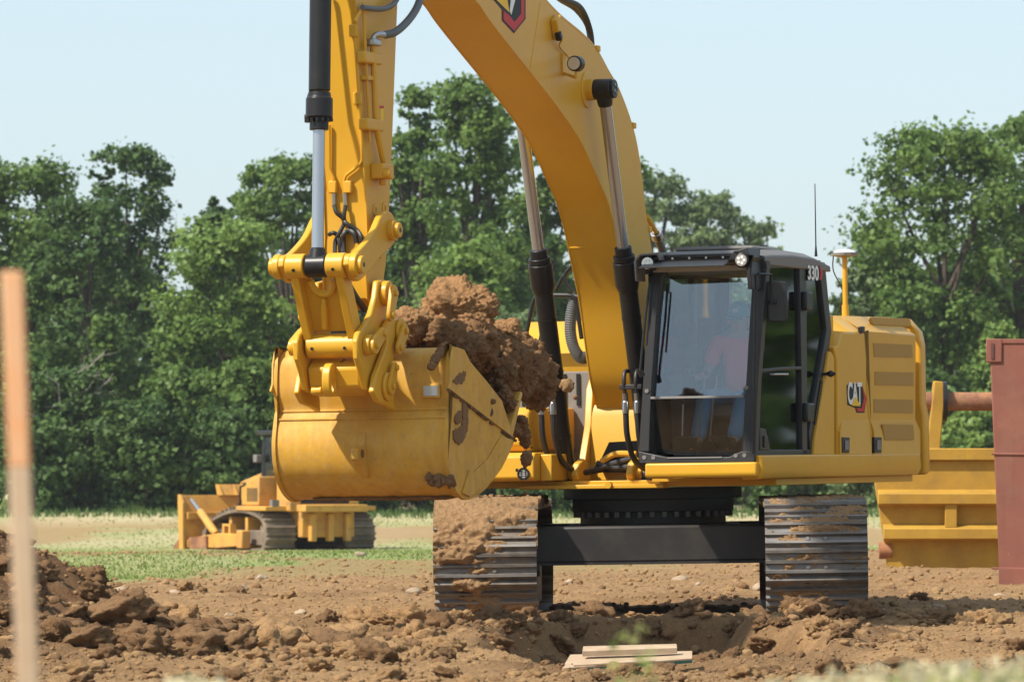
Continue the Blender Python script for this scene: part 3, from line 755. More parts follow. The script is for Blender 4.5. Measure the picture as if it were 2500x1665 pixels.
# ---- stick
SW = .17
sf = [(-6.98, 5.9), (-6.86, 5.2), (-6.74, 4.5), (-6.69, 3.7), (-6.60, 3.24), (-6.58, 2.9), (-6.62, 2.62), (-6.60, 2.45), (-6.52, 2.38)]
sr = [(-6.30, 6.1), (-5.98, 5.7), (-5.88, 5.1), (-5.97, 4.5), (-6.10, 3.59), (-6.18, 3.085), (-6.26, 2.7), (-6.38, 2.42), (-6.46, 2.37)]
mb = MB(); mb.prism(sf + sr[::-1], 0, XB - SW + .012, XB + SW - .012); stick = U('stick', mb, M_YEL, bev=.004)
for sx in (-1, 1):
    mb = MB(); mb.prism(inset(sf, -.016) + inset(sr, .016)[::-1], 0, XB + sx * (SW - .014), XB + sx * SW); U('side_plate', mb, M_YEL, stick, bev=.003)
def sp(k, x, y, off=0): return hit(k, x, y, 0, XB + SW + off)
# pipes on the side of the stick
mb = MB(); mb.tube(catmull([sp('z1', 1165, 490, .05), sp('z1', 1180, 900, .05), sp('z1', 1200, 1350, .05), sp('z2', 1250, 60, .05), sp('z2', 1285, 220, .05)], 5), .022, 10); U('hydraulic_pipe', mb, M_YEL, stick)
mb = MB(); mb.tube([sp('z1', 1060, 30, .03), sp('z1', 1085, 600, .03), sp('z1', 1120, 1200, .03), sp('z1', 1130, 1560, .03)], .013, 8); U('hydraulic_pipe', mb, M_YEL, stick)
for x, y in ((1130, 640), (1150, 1370)):
    q = sp('z1', x, y, .035); mb = MB(); mb.box(q, (.07, .33, .085)); U('pipe_clip', mb, M_YEL, stick, bev=.012)
q = sp('z1', 1130, 860, .03); mb = MB(); mb.box(q, (.05, .2, .03)); U('pipe_clip', mb, M_YEL, stick)
q = sp('z2', 1270, 310, .05); mb = MB(); mb.box(q, (.1, .22, .11)); mb.cyl(q + Vector((.04, -.08, -.02)), q + Vector((.1, -.08, -.02)), .04, 14); mb.cyl(q + Vector((.0, .0, -.05)), q + Vector((.0, .0, -.1)), .025, 12); U('valve_block', mb, M_YEL, stick, bev=.01)
q = sp('z1', 1165, 470, .05); mb = MB(); mb.box(q, (.09, .12, .05)); U('hose_coupling', mb, M_STEEL, stick, bev=.01)
p0 = sp('z1', 1165, 455, .05); mb = MB(); mb.tube(catmull([p0, sp('z1', 1185, 400, .06), sp('z1', 1240, 380, .09), sp('z1', 1300, 388, .1)], 5), .024, 12); U('hose_coupling', mb, M_STEEL, stick)
hp = catmull([sp('z1', 1290, 388, .1), sp('z1', 1420, 350, .12), sp('z1', 1560, 220, .12), sp('z1', 1660, 60, .1), sp('z1', 1700, -120, .05), sp('z1', 1690, -420, .0)], 14)
mb = MB(); mb.tube(hp, [.030 if i % 2 else .025 for i in range(len(hp))], 12); U('spiral_hose', mb, M_GREY, stick)
mb = MB(); mb.tube(catmull([sp('z1', 1050, 85, .05), sp('z1', 1250, 105, .06), sp('z1', 1380, 60, .06), sp('z1', 1450, -60, .05), sp('z1', 1470, -260, .02)], 6), .020, 10); U('hose', mb, M_GREY, stick)
mb = MB(); mb.tube([sp('z1', 1050, 85, .04), sp('z1', 1030, 130, .03), sp('z1', 970, 240, .02)], .012, 8); U('hydraulic_pipe', mb, M_YEL, stick)
# front face pipes and hoses
def sfp(k, x, y, off=.02): 
    p = hit(k, x, y, 1, -6.66); zz0 = p.z
    yf = np.interp(zz0, [z for _, z in sf][::-1], [y for y, _ in sf][::-1]); p = hit(k, x, y, 1, yf - off); return p
mb = MB(); mb.tube([sfp('z1', 965, 380), sfp('z1', 1010, 1000), sfp('z1', 1045, 1560), sfp('z2', 1048, 190), sfp('z2', 1020, 235), sfp('z2', 875, 350), sfp('z2', 857, 390), sfp('z2', 860, 540)], .011, 8); U('hydraulic_pipe', mb, M_YEL, stick)
mb = MB(); mb.tube([sfp('z2', 690, -200), sfp('z2', 690, 270), sfp('z2', 735, 370), sfp('z2', 740, 540)], .011, 8); U('hydraulic_pipe', mb, M_YEL, stick)
for k, x, y in (('z1', 955, 340), ('z1', 1000, 1080), ('z2', 895, 480), ('z2', 730, 480)):
    mb = MB(); mb.box(sfp(k, x, y, .02), (.06, .04, .09)); U('pipe_clip', mb, M_YEL, stick, bev=.008)
for a in ([(740, 540), (742, 680)], [(862, 540), (868, 680)]):
    mb = MB(); mb.tube([sfp('z2', *a[0]), sfp('z2', *a[1])], .016, 8); U('hose_fitting', mb, M_STEEL, stick)
for a in ([(742, 680), (770, 760), (840, 820), (880, 880), (990, 950), (1040, 1030), (1040, 1130)], [(868, 680), (850, 800), (850, 880), (790, 1000), (755, 1080), (750, 1210)],
          [(690, 1000), (730, 980), (780, 1010), (800, 1080), (810, 1210)], [(990, 1090), (960, 990), (900, 955), (850, 1000), (840, 1100), (850, 1260)]):
    mb = MB(); mb.tube(catmull([sfp('z2', x, y, .035 + .02 * (i % 2)) for i, (x, y) in enumerate(a)], 5), .016 if a[0][0] != 990 else .020, 8); U('hose', mb, M_RUB, stick)
mb = MB(); mb.tube(catmull([sfp('z3', 830, 180, .1), sfp('z3', 900, 300, .08), sfp('z3', 970, 400, .1), sfp('z3', 1015, 480, .1), sfp('z3', 1010, 530, .12)], 5), .024, 10); U('hose', mb, M_RUB, stick)
# warning label
dec('warning_label', 'z1', [(1243, 1190), (1283, 1190), (1278, 1390), (1248, 1390)], .001, M_DYEL, stick, XB + SW)
dec('warning_label', 'z1', [(1240, 1160), (1284, 1160), (1284, 1190), (1240, 1190)], .001, M_RED, stick, XB + SW)
for x, y in ((1190, 730), (1290, 710), (1250, 1190)):
    q = sp('z2', x, y); mb = MB(); mb.ring(q, q + Vector((.006, 0, 0)), .045, .02, 16); U('plug', mb, M_YEL, stick)

# ---- bucket cylinder
b0 = Vector((XB, -6.95, 5.6)); b1 = hit('z2', 560, 1340, 0, XB); t = (b1 - b0).normalized(); zg = (b0 - Vector(hit('z1', 640, 1440, 0, XB))).length
mb = MB(); mb.cyl(b0, b0 + t * (zg - .28), .0775, 32); bc = U('bucket_cylinder', mb, M_BLK, bev=.005)
mb = MB(); mb.tube([b0 + t * (zg - .27), b0 + t * (zg - .235), b0 + t * (zg - .225), b0 + t * (zg - .09), b0 + t * (zg - .085)], [.079, .084, .096, .097, .09], 32); mb.cyl(b0 + t * (zg - .09), b0 + t * zg, .068, 28); U('cylinder_head', mb, M_BLK, bc, bev=.004)
for k in range(14):
    a = 2 * math.pi * k / 14; q = b0 + t * (zg - .085) + Vector((math.cos(a), math.sin(a), 0)) * .088; mb = MB(); mb.cyl(q, q + Vector((0, 0, -.025)), .012, 8); U('bolt', mb, M_BLK, bc)
mb = MB(); mb.cyl(b0 + t * (zg - .02), b1 - t * .06, .0435, 28); U('piston_rod', mb, M_CHR, bc)
mb = MB(); mb.cyl(b1 + Vector((-.075, 0, 0)), b1 + Vector((.085, 0, 0)), .083, 24); mb.tube([b1 - t * .13, b1 - t * .04], [.05, .07], 20); U('rod_eye', mb, M_BLK, bc, bev=.012)
q0 = hit('z1', 510, -300, 0, XB - .105); mb = MB(); mb.tube(catmull([q0, hit('z1', 508, 600, 0, XB - .105), hit('z1', 505, 930, 0, XB - .105), hit('z1', 465, 1090, 0, XB - .125), hit('z1', 460, 1290, 0, XB - .125)], 6), .017, 10); U('feed_pipe', mb, M_BLK, bc)
q = hit('z1', 462, 1300, 0, XB - .115); mb = MB(); mb.box(q, (.05, .05, .06)); U('pipe_elbow', mb, M_BLK, bc, bev=.008)

# ---- bucket linkage
P0 = Vector((0, -6.42, 2.94)); P1 = Vector((0, b1.y, b1.z)); P2 = Vector((0, -6.86, 2.11)); P3 = Vector((0, -6.50, 2.485))
def xrow(P, x): return Vector((x, P.y, P.z))
link_root = empty('bucket_linkage', Matrix()); link_root.parent = EX; link_root.matrix_local = RZU
rock = [tuple(p)[:2] for p in catmull([(P1.y - .085, P1.z, 0), (P1.y - .05, P1.z + .07, 0), (P1.y + .10, P1.z + .10, 0), (P0.y - .34, P0.z - .04, 0), (P0.y - .16, P0.z + .10, 0), (P0.y - .02, P0.z + .14, 0), (P0.y + .10, P0.z + .09, 0), (P0.y + .12, P0.z - .05, 0), (P0.y + .0, P0.z - .13, 0), (P0.y - .20, P0.z - .20, 0), (P0.y - .40, P0.z - .30, 0), (P1.y + .12, P1.z - .11, 0), (P1.y + .02, P1.z - .10, 0)], 4)]
for sx in (-1, 1):
    mb = MB(); mb.prism(rock, 0, XB + sx * .225, XB + sx * .275); rk = U('rocker_arm', mb, M_YEL, link_root, bev=.01)
    for P, r in ((P0, .075), (P1, .088)):
        mb = MB(); mb.cyl(xrow(P, XB + sx * .27), xrow(P, XB + sx * .32), r, 24); mb.cyl(xrow(P, XB + sx * .31), xrow(P, XB + sx * .355), r * .72, 20); U('pin_collar', mb, M_YEL, rk, bev=.006)
        mb = MB(); mb.cyl(xrow(P, XB + sx * .355), xrow(P, XB + sx * .357), .018, 12); U('grease_hole', mb, M_BLK, rk)
for sx in (-1, 1):
    mb = MB(); mb.cyl(xrow(P1, XB + sx * .085), xrow(P1, XB + sx * .222), .088, 28); bar = U('link_barrel', mb, M_YEL, link_root, bev=.008)
    mb = MB(); q = xrow(P1, XB + sx * .15) + Vector((0, -.082, -.03)); mb.cyl(q, q + Vector((0, -.008, -.002)), .012, 10); U('grease_hole', mb, M_BLK, bar)
dl = (P2 - P1); nl_ = Vector((0, -dl.z, dl.y)).normalized()
for sx in (-1, 1):
    a, b = P1 + dl * .08, P2 - dl * .06
    w0, w1 = .075, .055
    poly = [(a.y - .07, a.z), (b.y - .055, b.z), (b.y + .10, b.z + .03), (a.y + .10, a.z)]
    mb = MB(); mb.prism(poly, 0, XB + sx * .14, XB + sx * .20); U('link_plate', mb, M_YEL, link_root, bev=.008)
web = []
xw = [(-.15, -.02), (-.15, -.46), (.15, -.46), (.15, -.02), (.088, -.02)] + [(.088 * math.cos(a), -.10 - .10 * math.sin(a)) for a in np.linspace(0, math.pi, 10)] + [(-.088, -.02)]
lean = (P2.y - P1.y) / (P2.z - P1.z)
mb = MB(); mb.prism([(x + XB, z + P1.z) for x, z in xw], 1, 0, .035)
mb.v = [(x, y + P1.y + .04 + (z - P1.z) * lean, z) for x, y, z in mb.v]; U('link_web', mb, M_YEL, link_root, bev=.006)
mb = MB(); mb.tube([(XB + .088 * math.cos(a), P1.y + .03 + (-.10 - .1 * math.sin(a)) * lean, P1.z - .10 - .10 * math.sin(a)) for a in np.linspace(0, math.pi, 14)], .026, 8); U('web_collar', mb, M_YEL, link_root)
mb = MB(); mb.prism([(XB - .015, P1.z - .23), (XB + .015, P1.z - .23), (XB + .0, P1.z - .36), (XB - .02, P1.z - .45), (XB - .06, P1.z - .45), (XB - .045, P1.z - .33)], 1, -.05, .03); mb.v = [(x, y + P1.y + .03 + (z - P1.z) * lean, z) for x, y, z in mb.v]; U('web_rib', mb, M_YEL, link_root, bev=.01)
mb = MB(); mb.cyl(xrow(P2, XB - .185), xrow(P2, XB + .185), .088, 32); lb = U('link_barrel', mb, M_YEL, link_root, bev=.008)
for sx in (-.13, .12):
    mb = MB(); q = xrow(P2, XB + sx) + Vector((0, -.086, -.02)); mb.cyl(q, q + Vector((0, -.006, 0)), .012, 10); U('grease_hole', mb, M_BLK, lb)
# quick coupler
CPX = .25
cp = YZ('z3', [(1110, 140), (1090, 300), (1050, 450), (1000, 545), (930, 640), (912, 720), (920, 880), (960, 1000), (1000, 1180), (1040, 1205), (1075, 1150), (1160, 800), (1190, 690), (1180, 560), (1240, 540), (1290, 400), (1295, 240), (1240, 160), (1170, 125)], XB + CPX)
coup = empty('quick_coupler', Matrix()); coup.parent = EX; coup.matrix_local = RZU
for sx in (-1, 1):
    mb = MB(); mb.prism(cp, 0, XB + sx * (CPX - .045), XB + sx * CPX); cplate = U('coupler_plate', mb, M_YEL, coup, bev=.012)
    for P, r in ((P2, .075), (P3, .09)):
        mb = MB(); mb.cyl(xrow(P, XB + sx * CPX), xrow(P, XB + sx * (CPX + .05)), r, 24); U('pin_collar', mb, M_YEL, cplate, bev=.006)
    for (k0, k1, xo) in ((((1250, 260), (1220, 470)), .045, .33), (((1095, 760), (1170, 640)), .05, .31)):
        a = hit('z3', *k0[0], 0, XB + .33); b = hit('z3', *k0[1], 0, XB + .33); d_ = (b - a).normalized(); nn_ = Vector((0, -d_.z, d_.y))
        poly = []
        for c_, ang0, r_ in ((a, 0, .062), (b, math.pi, .045)):
            for i in range(9):
                an = ang0 + math.pi * i / 8 + math.pi / 2 * 0
                v_ = c_ + (nn_ * math.cos(an) - d_ * math.sin(an)) * r_; poly.append((v_.y, v_.z))
        mb = MB(); mb.prism(poly, 0, XB + sx * (xo - .01), XB + sx * (xo + .02)); lk = U('keeper_plate', mb, M_YEL, cplate, bev=.005)
        for c_, r_ in ((a, .022), (b, .026)):
            mb = MB(); mb.cyl(xrow(c_, XB + sx * (xo + .015)), xrow(c_, XB + sx * (xo + .04)), r_, 12); U('keeper_bolt', mb, M_YEL, cplate, bev=.004)
cb = YZ('z3', [(480, 990), (500, 1190), (560, 1260), (700, 1390), (790, 1300), (900, 1200), (1090, 1350), (1090, 1150), (1000, 900), (700, 1020)], XB)
blk = [(P2.y + .06, P2.z - .10), (P2.y - .02, P2.z - .16), (P2.y + .02, P2.z - .30), (P2.y + .16, P2.z - .36), (P2.y + .36, P2.z - .34), (P2.y + .42, P2.z - .12), (P2.y + .3, P2.z - .02)]
mb = MB(); mb.prism(blk, 0, XB - CPX + .05, XB + CPX - .05); cblk = U('coupler_body', mb, M_YEL, coup, bev=.02)
for x in (700, 830):
    a = hit('z3', x + 15, 975, 1, P2.y + .02); mb = MB(); mb.tube([a, a + Vector((.045, .05, .055))], .018, 10); U('hose_fitting', mb, M_STEEL, cblk)
mb = MB(); q = hit('z3', 515, 1195, 1, P2.y); mb.cyl(q + Vector((-.03, 0, 0)), q + Vector((.05, .0, .005)), .03, 14); U('lock_pin', mb, M_YEL, cblk, bev=.006)
eyeo = YZ('z3', [(720, 1070), (672, 1110), (660, 1200), (668, 1340), (700, 1392), (770, 1385), (830, 1290), (900, 1270), (900, 1130), (800, 1080)], XB - .0)
ey0 = (P2.y - .05, P2.z - .245)
outer = [(ey0[0] + .088 * math.cos(a), ey0[1] + .12 * math.sin(a)) for a in np.linspace(0, 2 * math.pi, 25)[:-1]]
mb = MB(); n = 24
inner = [(ey0[0] + .0 + .042 * math.cos(a), ey0[1] - .04 + .05 * math.sin(a)) for a in np.linspace(0, 2 * math.pi, 25)[:-1]]
vs = [(XB - .01 + dx, *p) for dx in (-.03, .03) for q in (outer, inner) for p in q]; fs = []
for i in range(n):
    j = (i + 1) % n; fs += [(i, n + i, n + j, j), (2 * n + i, 2 * n + j, 3 * n + j, 3 * n + i), (i, j, 2 * n + j, 2 * n + i), (n + i, 3 * n + i, 3 * n + j, n + j)]
mb.add(vs, fs); mb.bx(XB - .04, XB + .02, ey0[0] + .05, ey0[0] + .25, ey0[1] - .06, ey0[1] + .1); U('lifting_eye', mb, M_YEL, coup, bev=.008)

# ---- bucket
BH = .68
bucket = empty('bucket', Matrix()); bucket.parent = EX; bucket.matrix_local = RZU
shell = [(-6.08, 2.08), (-6.17, 2.095), (-6.27, 2.05), (-6.31, 1.97), (-6.325, 1.80), (-6.30, 1.66), (-6.325, 1.60), (-6.375, 1.42), (-6.35, 1.25), (-6.26, 1.12), (-6.13, 1.04), (-5.97, 1.01), (-5.70, 1.06), (-5.466, 1.143), (-5.12, 1.335), (-4.99, 1.43)]
sc = [tuple(p)[:2] for p in catmull([(a, b, 0) for a, b in shell], 5)]
si = inset(sc, .028)
mb = MB(); mb.prism(sc + si[::-1], 0, XB - BH + .03, XB + BH - .03); U('bucket_shell', mb, M_YELB, bucket, smooth=40)
side = inset(sc, -.016)[3:] + [(-5.03, 1.47), (-5.274, 1.715), (-5.60, 1.86), (-5.931, 1.995), (-6.05, 2.08), (-6.30, 2.12)]
for sx in (-1, 1):
    mb = MB(); mb.prism(side, 0, XB + sx * (BH - .03), XB + sx * BH); pl = U('side_plate', mb, M_YELB, bucket, bev=.005)
    a_, b_ = hit('z4', 1395, 395, 0, XB + BH), hit('z4', 1890, 770, 0, XB + BH)
    up_ = [(a_.y, a_.z), (b_.y, b_.z), (-5.274, 1.715), (-5.60, 1.86), (-5.931, 1.995), (-6.05, 2.08), (-6.28, 2.10), (-6.33, 2.0), (-6.345, 1.85)]
    mb = MB(); mb.prism(up_, 0, XB + sx * BH, XB + sx * (BH + .016)); U('side_reinforcement', mb, M_YELB, pl, bev=.004)
    lo_ = YZ('z4', [(1505, 1190), (1560, 1010), (1590, 1035), (1700, 930), (1800, 760), (1885, 785), (1860, 880), (1800, 1000), (1740, 1080), (1640, 1165), (1560, 1215)], XB + BH)
    mb = MB(); mb.prism(lo_, 0, XB + sx * BH, XB + sx * (BH + .016)); U('wear_plate', mb, M_YELB, pl, bev=.004)
# welded strips across the back
for i0, z0, z1 in ((0, 1.585, 1.60), (1, 1.645, 1.66)):
    ys_ = [np.interp(z, [p[1] for p in sc[10:50]][::-1], [p[0] for p in sc[10:50]][::-1]) for z in (z0, z1)]
    mb = MB(); mb.bx(XB - BH + .03, XB + BH - .03, min(ys_) - .008, max(ys_) + .01, z0, z1); U('weld_strip', mb, M_YELB, bucket, bev=.004)
q = hit('z4', 1280, 415, 1, -6.335)
mb = MB(); mb.box((q.x, -6.335, q.z), (.135, .02, .10)); fr = U('tag_frame', mb, M_YELB, bucket, bev=.003)
mb = MB(); mb.box((q.x, -6.348, q.z), (.11, .006, .072)); U('data_plate', mb, M_STEEL, fr)
# ear on the back of the shell
er = hit('z4', 740, 880, 1, -6.42)
mb = MB(); mb.prism([(-6.33, er.z + .16), (-6.37, er.z + .14), (-6.41, er.z + .05), (-6.53, er.z + .03), (-6.53, er.z - .05), (-6.46, er.z - .09), (-6.36, er.z - .17), (-6.30, er.z - .19)], 0, er.x - .03, er.x + .03); er_ = U('lifting_lug', mb, M_YELB, bucket, bev=.01)
mb = MB(); mb.cyl((er.x + .03, -6.45, er.z - .01), (er.x + .033, -6.45, er.z - .01), .032, 14); U('lug_hole', mb, M_SOILW, er_)
# bucket ears that take the coupler
ear = YZ('z3', [(1195, 560), (1235, 500), (1310, 505), (1370, 610), (1370, 800), (1265, 860), (1245, 950), (1275, 1385), (1210, 1340), (1120, 1300), (1068, 1200), (1090, 1050), (1200, 750)], XB + .31)
for sx in (-1, 1):
    mb = MB(); mb.prism(ear, 0, XB + sx * .265, XB + sx * .31); e_ = U('bucket_ear', mb, M_YEL, bucket, bev=.012)
    for (c1_, c2_, ra, rb) in (((1340, 620), (1290, 780), .055, .05), ((1215, 1150), (1245, 970), .06, .04)):
        a = hit('z3', *c1_, 0, XB + .33); b = hit('z3', *c2_, 0, XB + .33); d_ = (b - a).normalized(); nn_ = Vector((0, -d_.z, d_.y)); poly = []
        for c_, ang0, r_ in ((a, 0, ra), (b, math.pi, rb)):
            for i in range(9):
                an = ang0 + math.pi * i / 8; v_ = c_ + (nn_ * math.cos(an) - d_ * math.sin(an)) * r_; poly.append((v_.y, v_.z))
        mb = MB(); mb.cyl(xrow(a, XB + sx * .31), xrow(a, XB + sx * .335), ra * 1.7, 28); U('pin_boss', mb, M_YEL, e_, bev=.008)
        mb = MB(); mb.prism(poly, 0, XB + sx * .335, XB + sx * .36); U('keeper_plate', mb, M_YEL, e_, bev=.005)
        for c_ in (a, b):
            mb = MB(); mb.cyl(xrow(c_, XB + sx * .36), xrow(c_, XB + sx * .378), .022, 12); U('keeper_bolt', mb, M_YEL, e_, bev=.004)
# cutting lip and teeth
mb = MB(); lipd = Vector((0, .80, .60)).normalized()
mb.prism([(-5.16, 1.30), (-4.99, 1.40), (-4.96, 1.46), (-5.02, 1.45), (-5.16, 1.37)], 0, XB - BH + .03, XB + BH - .03); U('cutting_lip', mb, M_YELB, bucket, bev=.004)
for k in range(5):
    xt = XB + (-.60 + .30 * k)
    a = Vector((xt, -5.02, 1.41)); b = a + Vector((0, .30, .36)); mb = MB()
    mb.prism([(a.y - .06, a.z - .05), (b.y, b.z), (b.y - .03, b.z + .02), (a.y - .06, a.z + .07)], 0, xt - .085, xt + .085)
    mb.v = [(xt + (x - xt) * (1 - .3 * max(0, (z - 1.45) / .35)), y, z) for x, y, z in mb.v]; U('tooth', mb, M_YELB, bucket, bev=.012)

# ---- cab
CX0, CX1 = .50, 1.42
def lean_y(z): return -1.70 + .115 * (z - 1.24)
cab = empty('cab', Matrix()); cab.parent = EX; cab.matrix_local = RZU
def front_bar(name, k, pts, m, d0=0, d1=.06, bev=.006, parent=None):
    p = XZ(k, pts, -1.64); mb = MB(); mb.prism(p, 1, d0, d1); mb.v = [(x, y + lean_y(z), z) for x, y, z in mb.v]
    return U(name, mb, m, parent or cab, bev=bev)
def side_bar(name, pts, m, x0=CX1 - .06, x1=CX1, bev=.006, parent=None, k='z8', smooth=35):
    p = YZ(k, pts, CX1); mb = MB(); mb.prism(p, 0, x0, x1); return U(name, mb, m, parent or cab, bev=bev, smooth=smooth)
front_bar('front_pillar', 'z8', [(62, 1365), (130, 1365), (128, 1000), (145, 500), (165, 250), (190, 215), (105, 215), (80, 700)], M_CAB, d1=.10)
front_bar('front_pillar', 'z8', [(722, 1365), (805, 1365), (808, 900), (820, 640), (838, 195), (752, 200), (737, 700)], M_CAB, d1=.10)
front_bar('front_sill', 'z8', [(62, 1362), (250, 1402), (640, 1398), (722, 1362), (805, 1362), (805, 1432), (70, 1440)], M_CAB, d0=-.005, d1=.09)
front_bar('front_header', 'z8', [(105, 160), (838, 140), (838, 203), (750, 203), (190, 218), (105, 222)], M_CAB, d0=.005, d1=.10)
front_bar('screen_bar', 'z8', [(126, 1015), (724, 1006), (724, 1021), (126, 1031)], M_GREYM, d0=-.004, d1=.03, bev=.003)
front_bar('lower_trim', 'z8', [(250, 1401), (600, 1396), (600, 1405), (250, 1409)], M_GREYM, d0=-.012, d1=.0, bev=0)
for x, y in ((97, 978), (733, 958), (97, 1402), (155, 1402), (680, 1390), (735, 1388)):
    q = hit('z8', x, y, 1, -1.66); q.y = lean_y(q.z) - .012; mb = MB(); mb.cyl(q, q + Vector((0, .02, 0)), .017, 12); U('bolt', mb, M_GREYM, cab)
# side frame
side_bar('door_pillar', [(800, 1400), (824, 1400), (826, 850), (840, 500), (868, 200), (858, 150), (838, 150), (812, 640)], M_CAB)
side_bar('door_header', [(858, 145), (1212, 145), (1218, 200), (1080, 192), (890, 196), (864, 225)], M_CAB)
side_bar('door_post', [(1078, 190), (1122, 190), (1128, 1390), (1096, 1390), (1090, 830)], M_CAB)
side_bar('rear_pillar', [(1200, 150), (1240, 160), (1282, 600), (1267, 705), (1168, 1240), (1195, 1392), (1150, 1392), (1138, 1240), (1232, 700), (1250, 590)], M_CAB)
side_bar('door_sill', [(822, 1352), (1152, 1352), (1152, 1398), (822, 1398)], M_CAB)
side_bar('door_rail', [(826, 842), (960, 828), (1094, 820), (1094, 842), (960, 848), (826, 862)], M_CAB)
lat = side_bar('latch_panel', [(820, 1212), (858, 1222), (886, 1354), (820, 1356)], M_CAB, x1=CX1 + .008)
side_bar('door_handle', [(838, 1262), (860, 1268), (866, 1335), (838, 1340)], M_BLK, x0=CX1 + .008, x1=CX1 + .02, parent=lat)
side_bar('hinge', [(1085, 345), (1125, 345), (1125, 465), (1085, 465)], M_BLK, x0=CX1, x1=CX1 + .05, bev=.015)
side_bar('hinge', [(1092, 1055), (1136, 1055), (1136, 1175), (1092, 1175)], M_BLK, x0=CX1, x1=CX1 + .05, bev=.015)
mb = MB(); q = hit('z8', 890, 872, 0, CX1); q2 = hit('z8', 980, 872, 0, CX1); mb.tube([q, q + Vector((.03, 0, 0)), q2 + Vector((.03, 0, 0)), q2], .008, 8); U('grab_bar', mb, M_STEEL, cab)
mb = MB(); q = hit('z8', 1225, 870, 0, CX1); mb.cyl(q, q + Vector((.10, 0, 0)), .012, 8); mb.tube([q + Vector((.03, 0, 0)), q + Vector((.07, 0, 0)), q + Vector((.11, 0, 0))], [.012, .03, .008], 12); U('door_stop', mb, M_BLK, cab)
for i in range(12):
    x = 1212 - i * 3.6; y = 925 + i * 23; q = hit('z8', x, y, 0, CX1); mb = MB(); mb.box(q, (.02, .05, .035)); U('seal_rib', mb, M_BLK, cab)
# glass
def front_glass(name, pts, m):
    p = XZ('z8', pts, -1.64); mb = MB(); mb.prism(p, 1, .035, .041); mb.v = [(x, y + lean_y(z) - .05 * (x - .96), z) for x, y, z in mb.v]; 
    if 'lower' in name: mb.v = [(x, y + .24 * (1.70 - z), z) for x, y, z in mb.v]
    return U(name, mb, m, cab, smooth=0)
M_GLASSL = glass_mat('lower_glass', .0, (.93, .95, .95))
front_glass('windscreen', [(122, 1020), (728, 1012), (758, 195), (105, 215)], M_GLASS)
front_glass('lower_window', [(110, 1410), (740, 1405), (728, 1012), (122, 1020)], M_GLASSL)
def sglass(name, pts, m):
    p = YZ('z8', pts, CX1); mb = MB(); mb.prism(p, 0, CX1 - .034, CX1 - .028); return U(name, mb, m, cab, smooth=0)
sglass('door_window', [(824, 855), (842, 490), (868, 195), (1085, 190), (1092, 830)], M_GLASSD)
sglass('door_lower_window', [(822, 1360), (824, 855), (1092, 835), (1098, 1360)], M_GLASSD)
sglass('rear_quarter_window', [(1118, 190), (1215, 190), (1255, 600), (1236, 700), (1142, 1240), (1150, 1360), (1126, 1360)], M_GLASSD)
# door window slider edge
side_bar('sliding_pane_edge', [(1050, 225), (1068, 225), (1080, 815), (1062, 818)], M_BLK, x0=CX1 - .05, x1=CX1 - .036, bev=0)
# right-hand side, back wall, floor
ry_ = [(p.y, p.z) for p in (hit('z8', x, y, 0, CX1) for x, y in ((1240, 160), (1282, 600), (1267, 705), (1168, 1240), (1195, 1392)))]
RY = .36
mb = MB(); mb.bx(CX0, CX1 - .06, RY - .05, RY + .02, 1.24, 2.05); U('cab_back_wall', mb, M_FLOOR, cab)
mb = MB(); mb.bx(CX0, CX0 + .09, RY - .05, RY + .02, 2.05, 2.84); mb.bx(CX1 - .16, CX1 - .06, RY - .05, RY + .02, 2.05, 2.84); U('back_post', mb, M_CAB, cab)
mb = MB(); mb.bx(CX0 + .09, CX1 - .16, RY - .02, RY - .014, 2.05, 2.84); U('back_window', mb, glass_mat('clear_glass', .0, (.93, .95, .95)), cab)
mb = MB(); mb.bx(CX0, CX1, -1.62, RY, 1.19, 1.245); U('cab_floor', mb, M_FLOOR, cab)
mb = MB(); mb.bx(CX0, CX0 + .05, -1.60, RY, 1.24, 1.75); mb.bx(CX0, CX0 + .05, -.5, -.42, 1.75, 2.8); mb.bx(CX0, CX0 + .05, -1.60, RY, 2.74, 2.83); U('right_wall', mb, M_CAB, cab)
mb = MB(); mb.bx(CX0 + .02, CX0 + .026, -1.58, RY - .05, 1.75, 2.74); U('right_window', mb, M_GLASSD, cab)
# roof
rf = [(-1.66, 2.80), (-1.66, 2.87), (-1.58, 2.905), (-1.2, 2.93), (-.6, 2.945), (.0, 2.935), (.30, 2.90), (.43, 2.84), (.45, 2.79)]
mb = MB(); mb.prism(rf, 0, CX0 + .08, CX1 - .10); mb.prism(rf, 0, CX1 - .10, CX1 + .012, [(y * .985, z - (.05 if z > 2.86 else 0)) for y, z in rf]); mb.prism(rf, 0, CX0 + .08, CX0 - .01, [(y * .985, z - (.05 if z > 2.86 else 0)) for y, z in rf])
roof = U('roof', mb, M_ROOF, cab, bev=.012, smooth=45)
mb = MB(); mb.bx(CX0 + .12, CX1 - .14, -1.2, -.5, 2.93, 2.965); U('roof_hatch', mb, M_ROOF, roof, bev=.02)
mb = MB(); mb.bx(CX1 - .03, CX1 + .0, -1.50, -1.46, 2.88, 2.925); U('roof_lug', mb, M_BLK, roof)
vz = XZ('z8', [(155, 180), (660, 150)], -1.8)
mb = MB(); p = [(-1.70, 2.845), (-1.70, 2.82), (-1.93, 2.775), (-1.94, 2.785)]
mb.prism(p, 0, CX0 + .06, CX1 - .16); vis = U('visor', mb, M_ROOF, cab, bev=.004)
mb = MB(); mb.bx(CX0 + .06, CX1 - .10, -1.74, -1.66, 2.855, 2.885); U('visor_rail', mb, M_BLK, vis, bev=.006)
for k in range(5):
    mb = MB(); xk = CX0 + .14 + k * .14; mb.cyl((xk, -1.745, 2.855), (xk, -1.73, 2.855), .010, 8); U('bolt', mb, M_STEEL, vis)
